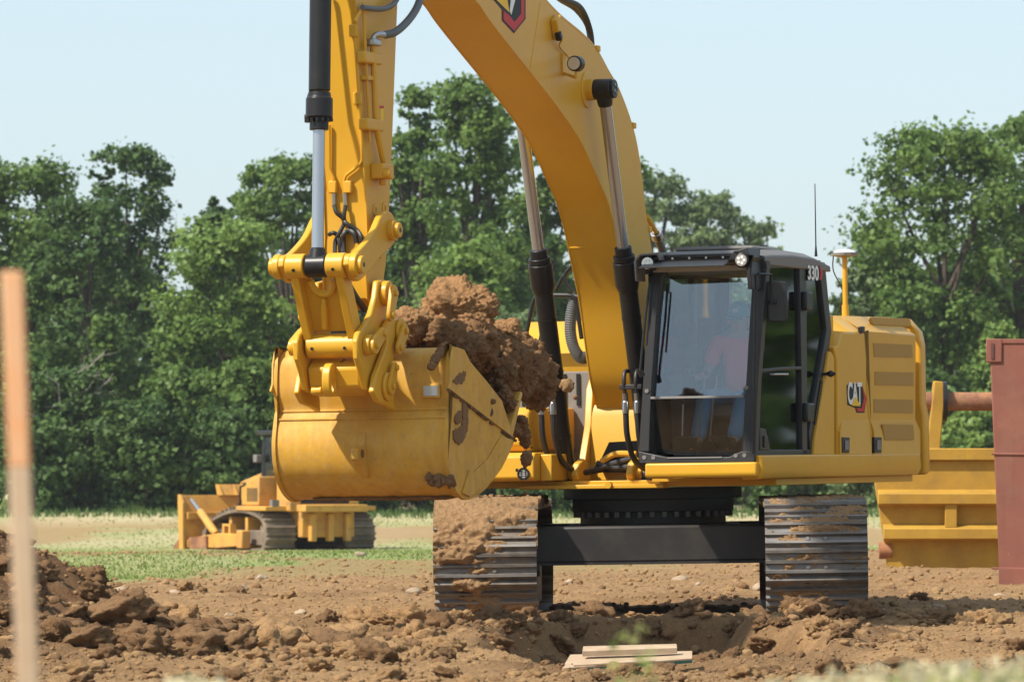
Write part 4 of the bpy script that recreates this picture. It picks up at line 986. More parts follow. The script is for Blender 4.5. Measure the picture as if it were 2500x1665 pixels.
for lx, s_ in ((112, -1), (710, 1)):
    q = hit('z8', lx, 165 if s_ < 0 else 145, 1, -1.80)
    mb = MB(); mb.cyl(q + Vector((0, .09, 0)), q + Vector((0, -.02, 0)), .060, 24); lm = U('roof_lamp', mb, M_BLK, cab, bev=.008)
    mb = MB(); mb.cyl(q + Vector((0, -.021, 0)), q + Vector((0, -.026, 0)), .047, 24); ln = U('lens', mb, M_LENS, lm)
    for a in range(5):
        mb = MB(); aa = a * 1.2566; c_ = q + Vector((.025 * math.cos(aa), -.026, .025 * math.sin(aa))); mb.cyl(c_, c_ + Vector((0, -.004, 0)), .012, 10); U('diode', mb, M_WHITE, lm)
    # housing wraps the lamp, open below
    hx0, hx1 = (q.x - .10, q.x + .085)
    prof = [(hx0, q.z - .14), (hx0 - .01, q.z + .02), (hx0 + .04, q.z + .075), (hx1 + .02, q.z + .085), (hx1 + .03, q.z + .02)]
    if s_ > 0: prof = [(hx0 - .02, q.z + .0), (hx0 + .03, q.z + .075), (hx1 - .04, q.z + .10), (CX1 + .03, q.z - .06), (CX1 + .035, q.z - .23), (CX1 + .0, q.z - .23), (CX1 - .01, q.z - .08), (hx1, q.z + .03)]
    mb = MB()
    if s_ < 0:
        mb.prism(prof + [(hx1 + .015, q.z + .02), (hx1 + .0, q.z + .065), (hx0 + .05, q.z + .06), (hx0 + .01, q.z + .02), (hx0 + .015, q.z - .14)], 1, -1.84, -1.62)
    else: mb.prism(prof, 1, -1.80, -1.50)
    U('lamp_housing', mb, M_CAB if s_ > 0 else M_ROOF, cab, bev=.006)
# front-corner rail, wiper, mirror
mb = MB(); mb.tube([hit('z8', 800, 350, 1, -1.72), hit('z8', 790, 900, 1, -1.74), hit('z8', 785, 1380, 1, -1.74)], .016, 10); U('hand_rail', mb, M_BLK, cab)
mb = MB(); mb.tube([hit('z8', 128, 250, 1, -1.66), hit('z8', 95, 480, 1, -1.72), hit('z8', 60, 850, 1, -1.76)], .011, 8); mb.tube([hit('z8', 130, 300, 1, -1.7), hit('z8', 100, 690, 1, -1.75)], .009, 8)
wp = U('wiper', mb, M_BLK, cab)
mb = MB(); mb.tube([hit('z8', 60, 850, 1, -1.75), hit('z8', 75, 885, 1, -1.74)], .024, 10); U('wiper_motor', mb, M_BLK, wp)
mz = hit('z8', 935, 410, 0, CX1 + .12)
mb = MB(); a = hit('z8', 800, 345, 1, -1.70); mb.tube([a, a + Vector((0, 0, .13)), a + Vector((.02, 0, .14)), (mz.x - .02, mz.y - .09, a.z + .14), (mz.x - .02, mz.y - .09, mz.z - .02)], .010, 8)
mir = U('mirror_arm', mb, M_BLK, cab)
mb = MB(); ma = [( .085 * sx_, .165 * sz_) for sx_, sz_ in ((-.75, -1), (.7, -1), (1, -.85), (.95, .9), (.7, 1), (-.8, 1), (-1, .85), (-1, -.85))]
mb.prism([(x, z) for x, z in ma], 1, -.03, .045, [(x * .8, z * .88) for x, z in ma])
mb.v = [tuple(Matrix.Rotation(R(20), 3, 'Z') @ Vector(p) + mz) for p in mb.v]; U('mirror_head', mb, M_CAB, mir, bev=.014)
mb = MB(); mb.box(mz + Vector((-.02, -.06, 0)), (.06, .04, .035)); U('mirror_clamp', mb, M_BLK, mir, bev=.006)
# lettering on the quarter window
def text_mesh(name, s, m, x, y, z, size, sx=1, parent=None):
    cu = bpy.data.curves.new(name, 'FONT'); cu.body = s; cu.size = size; cu.extrude = .0007; cu.align_x = 'CENTER'; cu.align_y = 'CENTER'; cu.offset = size * .028
    ob = bpy.data.objects.new(name, cu); COL.objects.link(ob); bpy.context.view_layer.update()
    me = bpy.data.meshes.new_from_object(ob.evaluated_get(bpy.context.evaluated_depsgraph_get())); bpy.data.objects.remove(ob)
    # text lies in XY: turn to the side plane, reading along +y (rearward), up z
    me.transform(Matrix(((0, 0, 1, x), (sx, 0, 0, y), (0, 1, 0, z), (0, 0, 0, 1)))); me.materials.clear(); me.materials.append(m); me.name = name
    return link(name, me, parent)
n0 = hit('z8', 1165, 228, 0, CX1); 
num = dec('model_number', 'z8', [(1117, 185), (1195, 180), (1216, 225), (1205, 272), (1122, 270)], .014, M_DBLK, cab, CX1)
dec('number_chevron', 'z8', [(1190, 185), (1197, 185), (1214, 226), (1204, 270), (1192, 270), (1200, 226)], .016, M_RED, num, CX1)
n1 = hit('z8', 1155, 228, 0, CX1); text_mesh('number_text', '330', M_WHITE, CX1 + .0175, n1.y - .02, n1.z - .005, .16, 1.3, num)
# interior: seat, consoles, levers, pedals
seat = empty('operator_seat', Matrix()); seat.parent = cab
SXc = hit('z8', 665, 480, 1, -.55).x; SXc = min(SXc, 1.16)
mb = MB(); mb.bx(SXc - .25, SXc + .25, -.78, -.25, 1.58, 1.70); U('seat_cushion', mb, M_SEAT, seat, bev=.04)
mb = MB(); mb.box((SXc, -.19, 2.0), (.46, .12, .66), Matrix.Rotation(R(-8), 3, 'X')); U('backrest', mb, M_SEAT, seat, bev=.04)
mb = MB(); mb.box((SXc, -.10, 2.44), (.26, .09, .18), Matrix.Rotation(R(-8), 3, 'X')); U('headrest', mb, M_SEAT, seat, bev=.03)
mb = MB(); mb.bx(SXc - .16, SXc + .16, -.65, -.3, 1.24, 1.58); U('seat_base', mb, M_FLOOR, seat, bev=.02)
for sx in (-1, 1):
    mb = MB(); mb.bx(SXc + sx * .26, SXc + sx * .34 if sx < 0 else min(SXc + .34, CX1 - .08), -.95, -.3, 1.62, 1.80); cs = U('console', mb, M_FLOOR, cab, bev=.02)
    mb = MB(); jx = SXc + sx * .29; mb.tube([(jx, -.9, 1.79), (jx, -.92, 1.88)], .014, 8); mb.tube([(jx, -.92, 1.87), (jx, -.93, 1.94), (jx, -.925, 2.0)], [.022, .026, .02], 10); U('joystick', mb, M_INT, cs)
mb = MB(); mb.bx(CX0 + .08, CX0 + .20, -1.25, -.95, 1.24, 1.95); mb.box((CX0 + .20, -1.15, 2.08), (.22, .05, .17)); U('monitor_stand', mb, M_FLOOR, cab, bev=.02)
yb = [hit('z8', x, y, 1, -1.2) for x, y in ((285, 1155),)][0]
mb = MB(); mb.box(yb, (.05, .06, .24)); U('yellow_extinguisher', mb, M_YEL, cab, bev=.02)
mb = MB(); a = hit('z8', 330, 1160, 1, -1.25); mb.tube([a + Vector((.005, 0, .12)), a + Vector((-.005, 0, -.13))], .007, 8); U('chrome_lever', mb, M_STEEL, cab)
for px in (360, 585):
    q = hit('z8', px, 1310, 1, -1.35); mb = MB(); mb.box(q, (.15, .22, .02), Matrix.Rotation(R(-28), 3, 'X')); U('pedal', mb, M_FLOOR, cab, bev=.005)
for px in (430, 505):
    q = hit('z8', px, 1300, 1, -1.35); q2 = hit('z8', px + 50, 880, 1, -1.05); mb = MB(); mb.tube([q, hit('z8', px + 20, 1050, 1, -1.3), q2], .009, 8); U('travel_lever', mb, M_GREYM, cab)
    mb = MB(); mb.tube([q2, q2 + Vector((0, 0, .035))], .016, 8); U('lever_knob', mb, M_BLK, cab)
mb = MB(); mb.bx(CX0 + .06, CX1 - .08, -1.58, RY - .06, 2.755, 2.795); U('headliner', mb, mat('headliner_grey', (.42, .41, .40), .8), cab)

# ---- skirts, hood, counterweight
mb = MB(); mb.prism([(-1.72, 1.115), (-1.74, 1.14), (-1.735, 1.235), (-1.0, 1.235), (-1.0, 1.115)], 0, CX0 + .02, CX1 + .03); U('front_skirt', mb, M_YEL, bev=.02, seg=3)
mb = MB(); mb.prism([(1.30, 1.095), (1.455, 1.10), (1.485, 1.16), (1.478, 1.288), (1.30, 1.288)], 1, -1.665, 2.88); U('side_skirt', mb, M_YEL, bev=.014, seg=3)
mb = MB(); mb.bx(.40, 1.28, -1.2, 2.8, 1.088, 1.11); U('belly_plate', mb, M_YEL)
HX = 1.455
hs = YZ('w1', [(100, 1350), (108, 1250), (150, 1000), (192, 730), (207, 735), (222, 770), (222, 1350)], HX)
mb = MB(); mb.prism(hs, 0, 1.2, HX - .01); U('side_panel', mb, M_YEL, bev=.01)
def hood(name, pts, ztop, x1=HX, bev=.014):
    p = YZ('w1', pts, HX); zt = max(z for _, z in p); n = len(p)
    lowp = [(y, min(z, zt - .15) if z > zt - .15 else z) for y, z in p]
    mb = MB(); mb.prism(p, 0, -1.38, x1 - .20); mb2 = []
    vs = [(x1 - .20, *a) for a in p] + [(x1, *a) for a in lowp]
    fs = [tuple(range(n, 2 * n))] + [(i, (i + 1) % n, n + (i + 1) % n, n + i) for i in range(n)]; mb.add(vs, fs)
    return U(name, mb, M_YEL, bev=bev, smooth=40)
hood('hood_front', [(232, 1350), (228, 780), (210, 702), (238, 692), (262, 600), (305, 512), (380, 514), (408, 600), (405, 1000), (425, 1180), (425, 1350)], 0)
hd = hood('engine_hood', [(432, 1350), (432, 1185), (412, 1000), (414, 600), (386, 514), (678, 524), (702, 600), (700, 1130), (716, 1190), (716, 1345)], 0)
for pts_ in ([(234, 1346), (234, 1210), (262, 1140), (420, 1140), (423, 1210), (423, 1346)], [(436, 1346), (436, 1210), (430, 1140), (700, 1140), (714, 1205), (714, 1344)]):
    p = YZ('w1', pts_, HX); zt2 = max(z for _, z in p); vs = [(HX - .005, *q) for q in p] + [(HX + (.022 if z < zt2 - .05 else .0), y, z) for y, z in p]
    mb = MB(); mb.add(vs, [tuple(range(6)), tuple(range(6, 12))] + [(i, (i + 1) % 6, 6 + (i + 1) % 6, 6 + i) for i in range(6)]); U('door_flare', mb, M_YEL, hd, bev=.004)
# lower step of the hood doors
def vent(name, pts):
    p = YZ('w1', pts, HX); mb = MB(); mb.prism(p, 0, HX + .0, HX + .004); v_ = U(name, mb, M_YELV, hd)
    (ya, za), (yb_, zb), (yc, zc), (yd, zd) = p
    for k in range(7):
        t_ = (k + .5) / 7; mb = MB(); mb.tube([(HX + .005, ya + (yd - ya) * t_ + .02, za + (zd - za) * t_), (HX + .005, yb_ + (yc - yb_) * t_ - .02, zb + (zc - zb) * t_)], .0045, 4); U('louvre', mb, M_YELV, v_)
vent('vent_grille', [(443, 680), (677, 690), (680, 768), (449, 764)]); vent('vent_grille', [(453, 850), (685, 856), (685, 936), (453, 932)])
vent('vent_grille', [(447, 1015), (682, 1018), (682, 1099), (447, 1096)]); HX += .024; vent('vent_grille', [(497, 1165), (683, 1168), (690, 1258), (512, 1260)])
HX -= .024
# top vent lies on the sloping shoulder
zt = hit('w1', 500, 524, 0, HX).z; 
q = [hit('w1', x, y, 0, HX - .10) for x, y in ((425, 532), (660, 540), (672, 585), (443, 575))]
mb = MB(); nrm = Vector((.6, 0, .8)); mb.add([p + nrm * .012 for p in q] + [p - nrm * .02 for p in q], [(0, 1, 2, 3), (0, 4, 5, 1), (1, 5, 6, 2), (2, 6, 7, 3), (3, 7, 4, 0)]); U('vent_grille', mb, M_YELV, hd)
for x in (263, 455):
    p = YZ('w1', [(x - 22, 1243), (x + 22, 1243), (x + 21, 1337), (x - 21, 1337)], HX); mb = MB(); mb.prism(p, 0, HX, HX + .030); lt = U('door_latch', mb, M_BLK, hd, bev=.004)
    p = YZ('w1', [(x - 10, 1262), (x + 12, 1262), (x + 12, 1320), (x - 10, 1320)], HX); mb = MB(); mb.prism(p, 0, HX + .030, HX + .038); U('latch_paddle', mb, M_GREYM, lt, bev=.003)
p = YZ('w1', [(366, 580), (384, 580), (384, 620), (366, 620)], HX); mb = MB(); mb.prism(p, 0, HX - .02, HX + .02); U('camera', mb, M_BLK, hd, bev=.008)
# counterweight
cwp = [(1.468, 3.06), (1.468, 3.20), (1.43, 3.31), (1.28, 3.43), (.7, 3.54), (0, 3.58), (-.7, 3.54), (-1.28, 3.43), (-1.43, 3.31), (-1.468, 3.2), (-1.468, 3.06)]
mb = MB(); secs = [(1.10, .985), (1.14, 1.0), (1.60, 1.0), (1.72, .985), (2.22, .985), (2.34, .97), (2.46, .90)]
rows = [[(x * s_, 3.06 + (y - 3.06) * (s_ if s_ > .96 else s_ * .9), z) for x, y in cwp] for z, s_ in secs]
mb.grid(rows); n = len(cwp); L0 = (len(secs) - 1) * n
mb.f += [tuple(range(n))[::-1], tuple(range(L0, L0 + n))] + [(i * n, (i + 1) * n, (i + 1) * n + n - 1, i * n + n - 1) for i in range(len(secs) - 1)]
U('counterweight', mb, M_YEL, bev=.02, smooth=40)
# emblem on the hood
eh = dec('emblem', 'w1', [(285, 935), (300, 922), (375, 925), (405, 1010), (392, 1097), (345, 1097), (337, 1068), (290, 1050)], .001, M_DBLK, hd, HX)
dec('emblem_red', 'w1', [(378, 940), (402, 1010), (390, 1090), (350, 1090), (342, 1070), (375, 1068), (388, 1010)], .003, M_RED, eh, HX)
dec('emblem_triangle', 'w1', [(336, 1000), (366, 1058), (311, 1054)], .0062, M_DYEL, eh, HX)
ec_ = hit('w1', 333, 988, 0, HX); text_mesh('emblem_text', 'CAT', M_WHITE, HX + .004, ec_.y, ec_.z, .25, .84, eh)
for o_ in ():
    pass
# receiver masts
def mast(name, x, px, py_top, py_bot, dome, par):
    a = hit('s', px, py_bot, 0, x); b = hit('s', px, py_top, 0, x); b.y = a.y; mb = MB(); mb.cyl(a + Vector((0, 0, -.25)), b, .022, 14); mb.cyl(a + Vector((0, 0, -.25)), a + Vector((0, 0, .06)), .03, 14); o = U(name, mb, M_YEL, EX)
    mb = MB(); mb.tube([b + Vector((0, 0, -.005)), b + Vector((0, 0, .01)), b + Vector((0, 0, .03)), b + Vector((0, 0, .035))], [.05, .115, .115, .09], 28); U('receiver_base', mb, M_GREYM, o)
    mb = MB(); mb.tube([b + Vector((0, 0, .033)), b + Vector((0, 0, .05)), b + Vector((0, 0, .06))], [.095, .08, .04], 28); U('receiver_dome', mb, M_WHITE, o)
    mb = MB(); mb.tube(catmull([b + Vector((-.1, 0, .01)), b + Vector((-.1, 0, -.12)), b + Vector((-.02, 0, -.3)), b + Vector((-.06, 0, -.45)), b + Vector((-.14, .1, -.58))], 5), .006, 6); U('receiver_cable', mb, M_RUB, o)
    return o
mast('receiver_mast', 1.15, 2064, 627, 762, True, EX)
mb = MB(); a = hit('s', 1992, 612, 0, 1.0); b = hit('s', 1983, 448, 0, 1.0); b.y = a.y; mb.tube([a + Vector((0, 0, -.05)), a + Vector((0, 0, .05)), b], [.014, .006, .004], 8); U('whip_antenna', mb, M_BLK)
# centre and right-hand bodywork seen behind the boom
mb = MB(); mb.bx(.46, 1.38, .48, .66, 1.10, 2.44); U('engine_bulkhead', mb, M_YEL, bev=.01)
mb = MB(); mb.bx(-.40, .44, .60, .95, 1.10, 2.05); U('pump_cover', mb, M_YEL, bev=.01)
# right-front body: tool box and steps
mb = MB(); mb.prism([(-1.45, 1.105), (-1.50, 1.13), (-1.50, 1.30), (-1.45, 1.335), (-.9, 1.335), (-.9, 1.105)], 0, -1.43, -.50); U('step_box', mb, M_YEL, bev=.015, seg=3)
mb = MB(); mb.prism([(-1.30, 1.34), (-1.36, 1.40), (-1.32, 1.66), (-1.26, 1.70), (-.2, 1.70), (-.2, 1.34)], 0, -1.42, -.60, None); U('tool_box', mb, M_YEL, bev=.025, seg=3)
mb = MB(); mb.prism([(-1.35, 1.105), (-1.35, 1.32), (-.8, 1.32), (-.8, 1.105)], 0, -.50, -.40); U('box_end', mb, M_YEL, bev=.01)
q = hit('z7', 77, 1370, 1, -1.505); mb = MB(); mb.ring(q, q + Vector((0, -.012, 0)), .052, .042, 24); mb.cyl(q + Vector((0, .01, 0)), q, .044, 24); fl = U('deck_lamp', mb, M_BLK)
mb = MB(); mb.cyl(q + Vector((0, -.001, 0)), q + Vector((0, -.004, 0)), .035, 20); U('lens', mb, M_LENS, fl)
for k in (-.018, .018):
    mb = MB(); mb.bx(q.x + k - .003, q.x + k + .003, q.y - .016, q.y - .012, q.z - .045, q.z + .045); mb.bx(q.x - .045, q.x + .045, q.y - .017, q.y - .013, q.z + k - .003, q.z + k + .003); U('lamp_guard', mb, M_BLK, fl)
mb = MB(); mb.bx(-1.40, -.45, -.2, 2.6, 1.10, 2.0); rb = U('right_body', mb, M_GREYM, bev=.01)
for k in range(7):
    mb = MB(); mb.bx(-1.3 + k * .12, -1.27 + k * .12, -.215, -.195, 1.72, 1.98); U('grille_slot', mb, M_BLK, rb)
mb = MB(); mb.bx(-.44, -.02, -.1, .5, 2.0, 2.06); mb.bx(-.42, -.2, .2, .5, 2.06, 2.5); U('hose_tray', mb, M_YEL, bev=.008)
# guard rails on the right
def rail(k, pts, y, r=.018):
    mb = MB(); mb.tube(catmull([hit(k, a, b, 1, y) for a, b in pts], 4), r, 10); return U('guard_rail', mb, M_BLK)
rail('z7', [(70, 560), (100, 420), (145, 225), (195, 195), (330, 190), (400, 200), (425, 260), (460, 480)], -.2)
rail('z7', [(150, 640), (185, 500), (215, 340), (240, 200)], .1)
rail('z7', [(410, 175), (345, 80), (390, 5), (430, -20)], -.1, .016); rail('z7', [(290, 160), (330, 80), (350, 60)], -.1, .016)
hp = catmull([hit('z7', x, y, 1, -.15) for x, y in ((425, 190), (395, 300), (385, 420), (405, 530), (450, 600), (500, 600))], 16)
mb = MB(); mb.tube(hp, [.052 if i % 2 else .044 for i in range(len(hp))], 14); U('corrugated_hose', mb, M_GREY)
# hose bundle low between the cylinders
for k, (a, b, c_) in enumerate((((550, 1340), (640, 1310), (830, 1260)), ((560, 1300), (700, 1330), (840, 1310)), ((590, 1290), (680, 1240), (820, 1240)))):
    mb = MB(); mb.tube(catmull([hit('z7', *q_, 1, -.80) for q_ in (a, b, c_)], 6), .026, 10); U('hose', mb, M_RUB if k < 2 else M_YEL)
mb = MB(); mb.prism(XZ('z7', [(560, 1330), (640, 1160), (830, 1150), (840, 1360), (600, 1360)], -.70), 1, -.70, -.6); U('boom_foot_recess', mb, M_BLK)
mb = MB(); mb.prism([(-.62, 1.10), (-.55, 1.62), (-.50, 1.72), (-.42, 1.72), (-.42, 1.10)], 0, XB - .255, XB + .255); U('foot_plate', mb, M_YEL, bev=.006)
mb = MB(); mb.bx(XB + .32, .47, -.60, -.52, 1.10, 1.70); U('bay_panel', mb, M_YEL, bev=.006)
mb = MB(); mb.cyl((XB - .32, -.30, 1.82), (XB + .32, -.30, 1.82), .10, 24); U('boom_foot_pin', mb, M_YEL, bev=.01)

# ================================================================== OPERATOR
def skin_mesh(name, verts, edges, radii, root, m, parent=None, sub=2):
    me = bpy.data.meshes.new(name); me.from_pydata([tuple(v) for v in verts], edges, []); me.materials.append(m)
    o = bpy.data.objects.new(name, me); COL.objects.link(o)
    if parent: o.parent = parent
    sk = o.modifiers.new('skin', 'SKIN'); sk.use_smooth_shade = True; o.modifiers.new('sub', 'SUBSURF').levels = sub; o.modifiers['sub'].render_levels = sub
    for i, r in enumerate(radii):
        s_ = me.skin_vertices[0].data[i]; s_.radius = r if isinstance(r, tuple) else (r, r); s_.use_root = (i == root)
    return o
hx = SXc; HP = Vector((hx, -.42, 1.76))
J = dict(pel=HP, sp1=HP + Vector((0, .0, .16)), sp2=HP + Vector((0, .02, .34)), ch=HP + Vector((0, .02, .44)), nk=HP + Vector((0, -.0, .535)), hd=HP + Vector((0, -.035, .62)), hdt=HP + Vector((0, -.03, .74)))
for s_, n_ in ((-1, 'r'), (1, 'l')):
    J['sh' + n_] = HP + Vector((s_ * .19, .02, .45)); J['el' + n_] = HP + Vector((s_ * .27, -.08, .18)); J['wr' + n_] = HP + Vector((s_ * .28, -.33, .16)); J['ha' + n_] = HP + Vector((s_ * .285, -.41, .17))
    J['hp' + n_] = HP + Vector((s_ * .10, 0, -.03)); J['kn' + n_] = HP + Vector((s_ * .17, -.44, .0)); J['an' + n_] = HP + Vector((s_ * .15, -.70, -.36)); J['to' + n_] = HP + Vector((s_ * .15, -.88, -.40))
    for f_ in range(5):
        fx = s_ * (.285 + (-.03 + .016 * f_)); ln_ = (.05, .075, .082, .076, .06)[f_]
        a = J['ha' + n_] + Vector(((-.03 + .016 * f_), -.01, .01 if f_ else -.01)); J[f'f{f_}a' + n_] = a; J[f'f{f_}b' + n_] = a + Vector((-.01 if f_ == 0 else 0, -ln_ * .6, -.01)); J[f'f{f_}c' + n_] = a + Vector((0, -ln_ * .75, -.04))
RD = dict(pel=.13, sp1=.12, sp2=.13, ch=.10, nk=.052, hd=(.075, .088), hdt=.06, sh=.06, el=.042, wr=.028, ha=(.034, .018), hp=.085, kn=.062, an=.042, to=.035)
E_ = [('pel', 'sp1'), ('sp1', 'sp2'), ('sp2', 'ch'), ('ch', 'nk'), ('nk', 'hd'), ('hd', 'hdt')]
for n_ in 'rl':
    E_ += [('ch', 'sh' + n_), ('sh' + n_, 'el' + n_), ('el' + n_, 'wr' + n_), ('wr' + n_, 'ha' + n_), ('pel', 'hp' + n_), ('hp' + n_, 'kn' + n_), ('kn' + n_, 'an' + n_), ('an' + n_, 'to' + n_)]
    for f_ in range(5): E_ += [('ha' + n_, f'f{f_}a' + n_), (f'f{f_}a' + n_, f'f{f_}b' + n_), (f'f{f_}b' + n_, f'f{f_}c' + n_)]
ks = list(J); ix = {k: i for i, k in enumerate(ks)}
def rad(k): return .009 if k[0] == 'f' else RD.get(k, RD.get(k[:-1]))
M4U = ROOT @ RZU
body = skin_mesh('person', [J[k] for k in ks], [(ix[a], ix[b]) for a, b in E_], [rad(k) for k in ks], 0, M_SKIN); body.matrix_world = M4U
tag(body, 'person in teal cap, red shirt and jeans seated at the levers inside the cab', 'person')
def cloth(name, keys, edges, rr, m):
    i_ = {k: j for j, k in enumerate(keys)}; return skin_mesh(name, [J[k] for k in keys], [(i_[a], i_[b]) for a, b in edges], rr, 0, m, body)
J['slr'] = J['shr'].lerp(J['elr'], .75); J['sll'] = J['shl'].lerp(J['ell'], .75)
cloth('shirt', ['pel', 'sp1', 'sp2', 'ch', 'shr', 'slr', 'shl', 'sll'], [('pel', 'sp1'), ('sp1', 'sp2'), ('sp2', 'ch'), ('ch', 'shr'), ('shr', 'slr'), ('ch', 'shl'), ('shl', 'sll')], [.135, .14, .15, .115, .08, .068, .08, .068], M_SHIRT)
cloth('jeans', ['pel', 'hpr', 'knr', 'anr', 'hpl', 'knl', 'anl'], [('pel', 'hpr'), ('hpr', 'knr'), ('knr', 'anr'), ('pel', 'hpl'), ('hpl', 'knl'), ('knl', 'anl')], [.12, .10, .082, .068, .10, .082, .068], M_JEANS)
for n_ in 'rl': cloth('boot', ['an' + n_, 'to' + n_], [('an' + n_, 'to' + n_)], [.055, .048], M_BOOT)
hc = J['hd']
v, f = ICO[3]; v = v * np.array([.092, .108, .10]) + np.array(hc + Vector((0, .005, .065))); f = f[(v[f].mean(1)[:, 2] > hc.z + .035)]
o = link('cap', np_mesh('cap', v, f, M_CAP), body)
mb = MB(); mb.prism([(-.075, 0), (-.07, -.06), (-.03, -.095), (.03, -.095), (.07, -.06), (.075, 0)], 2, -.004, .004); mb.v = [(x + hc.x, y + hc.y - .085, z + hc.z + .045 + (y * .25)) for x, y, z in mb.v]; part('cap_brim', mb, M_CAP, body, bev=.002)
mb = MB(); mb.tube([hc + Vector((0, -.085, .02)), hc + Vector((0, -.105, -.012))], [.010, .016], 8); part('nose', mb, M_SKIN, body)
mb = MB(); mb.box(hc + Vector((0, -.092, .022)), (.13, .012, .026)); part('sunglasses', mb, M_DBLK, body, bev=.006)
for sx in (-1, 1):
    mb = MB(); mb.box(hc + Vector((sx * .082, .0, .0)), (.014, .035, .055)); part('ear', mb, M_SKIN, body, bev=.006)
mb = MB(); mb.box(hc + Vector((0, -.088, -.045)), (.045, .012, .008)); part('mouth', mb, M_SHIRT, body)
mb = MB(); mb.box(hc + Vector((0, -.100, .085)), (.045, .006, .035), Matrix.Rotation(R(-25), 3, 'X')); part('cap_patch', mb, M_WHITE, body)

# ================================================================== SOIL IN THE BUCKET
def e1(x, y, px): return hit('e1', x, y, 0, px)
VV = []; FF = []; nv = 0
def addblob(c, rad_, seed, sub=4, amp=.3, fr=1.4, fine=.14, sq=(1, 1, 1)):
    global nv
    v, f = blob(sub, seed, amp, fr, fine); VV.append(v * np.array(sq) * rad_ + np.array(c)); FF.append(f + nv); nv += len(v)
# body of the heap, inside and above the bucket
addblob((XB, -5.70, 1.58), .48, 5, 5, .12, 2.2, .10, (1.22, 1.0, .80))
addblob((XB + .05, -5.45, 1.68), .38, 9, 5, .18, 2.2, .14, (1.5, .85, .85))
for k, (x, y, px, r, sd) in enumerate(((760, 690, .35, .17, 11), (920, 760, .35, .17, 12), (1050, 820, .35, .17, 13), (1160, 850, .30, .19, 14), (1250, 900, .25, .19, 15), (1150, 960, .35, .13, 16),
                                       (850, 700, .3, .16, 17), (300, 660, -.1, .14, 18), (240, 600, -.1, .12, 19), (1000, 900, .45, .12, 23), (1120, 730, .25, .15, 24), (1200, 730, .1, .14, 25), (640, 690, .35, .13, 26), (1310, 930, .2, .12, 27), (450, 640, .1, .15, 28))):
    addblob(e1(x, y, px), r, sd, 5, .32, 1.6, .22)
# soil hanging over the lip
for k, (x, y, px, r, sd) in enumerate(((1050, 1090, .55, .05, 33), (1170, 1340, .5, .06, 34), (1205, 1430, .5, .05, 35), (1220, 1500, .5, .038, 36), (1330, 1130, .25, .08, 38), (1370, 1040, .15, .09, 39), (1080, 1160, .56, .05, 40), (1110, 1400, .5, .05, 41))):
    addblob(e1(x, y, px), r, sd, 4, .4, 1.6, .24)
HV = np.concatenate(VV); hc_ = RNG.integers(0, len(HV), 2600)
for k_ in hc_:
    p_ = HV[k_]
    if p_[2] > 1.5 and p_[1] > -6.25: addblob(p_, min(.034, .006 + .006 * RNG.pareto(2.0)), int(k_ % 40) + 400, 1 if k_ % 3 else 2, .4, 1.5, .1)
heap = link('soil_heap', np_mesh('soil_heap', np.concatenate(VV), np.concatenate(FF), M_SOILB), None); heap.matrix_world = M4U
tag(heap, 'heaped brown soil filling and overhanging the raised excavator bucket', 'soil')
def big_clod(x, y, px, r, sd, label, sq=(1, 1, 1), m=M_SOILB, sub=5, group=None):
    v, f = blob(sub, sd, .34, 1.3, .17); me = np_mesh('soil_clod', v * np.array(sq) * r, f, m)
    o = link('soil_clod', me); o.matrix_world = M4U @ Matrix.Translation(e1(x, y, px)); return tag(o, label, 'clod', group)
M_CLOD = soil_mat('orange_clod', (.42, .235, .105), (.20, .10, .045), bscale=22, bump=1.0, nscale=5)
big_clod(640, 400, .12, .255, 52, 'biggest orange brown clod crowning the soil in the bucket', (1.1, .95, .98), M_CLOD, 6)
big_clod(1060, 540, .30, .105, 53, 'round brown clod resting on the soil slope beside the biggest clod', (1.08, 1, .95), M_CLOD)
big_clod(220, 480, -.02, .14, 54, 'orange brown clod between the bucket ear and the biggest clod', (1.0, 1, .9), M_CLOD)
big_clod(520, 560, .25, .125, 55, 'dark brown clod wedged below the biggest clod', (1.15, 1, .85), M_SOILB)
big_clod(730, 680, .42, .12, 56, 'dark rounded clod pressed against the top of the bucket side plate', (1.2, 1, .85), M_SOILB)
# clods in the air
big_clod(1195 * 0 + 1230, 1290 * 0 + 1640, .55, .05, 61, 'small dark clod falling below the bucket tip', (.8, 1, 1.3), M_SOILW, 3)
q = hit('s', 1384, 941, 1, -1.5); v, f = blob(3, 62, .34, 1.3, .17); o = link('soil_clod', np_mesh('soil_clod', v * .055, f, M_SOIL)); o.matrix_world = M4U @ Matrix.Translation(q); tag(o, 'brown clod flying past the black lift cylinder', 'clod')
for i, (px, py, r) in enumerate(((1283, 1204, .016), (1369, 945, .014), (1258, 1075, .012), (1405, 970, .02), (1299, 1092, .010), (1352, 912, .012), (1340, 1005, .010), (1262, 1148, .012))):
    v, f = blob(2, 70 + i, .34, 1.3, .17); o = link('soil_crumb', np_mesh('soil_crumb', v * r, f, M_SOILW)); o.matrix_world = M4U @ Matrix.Translation(hit('s', px, py, 1, -5.0 if px < 1300 else -2.2)); tag(o, 'tiny crumb of soil falling from the loaded bucket', 'soil crumb', 'crumbs of soil falling from the bucket')
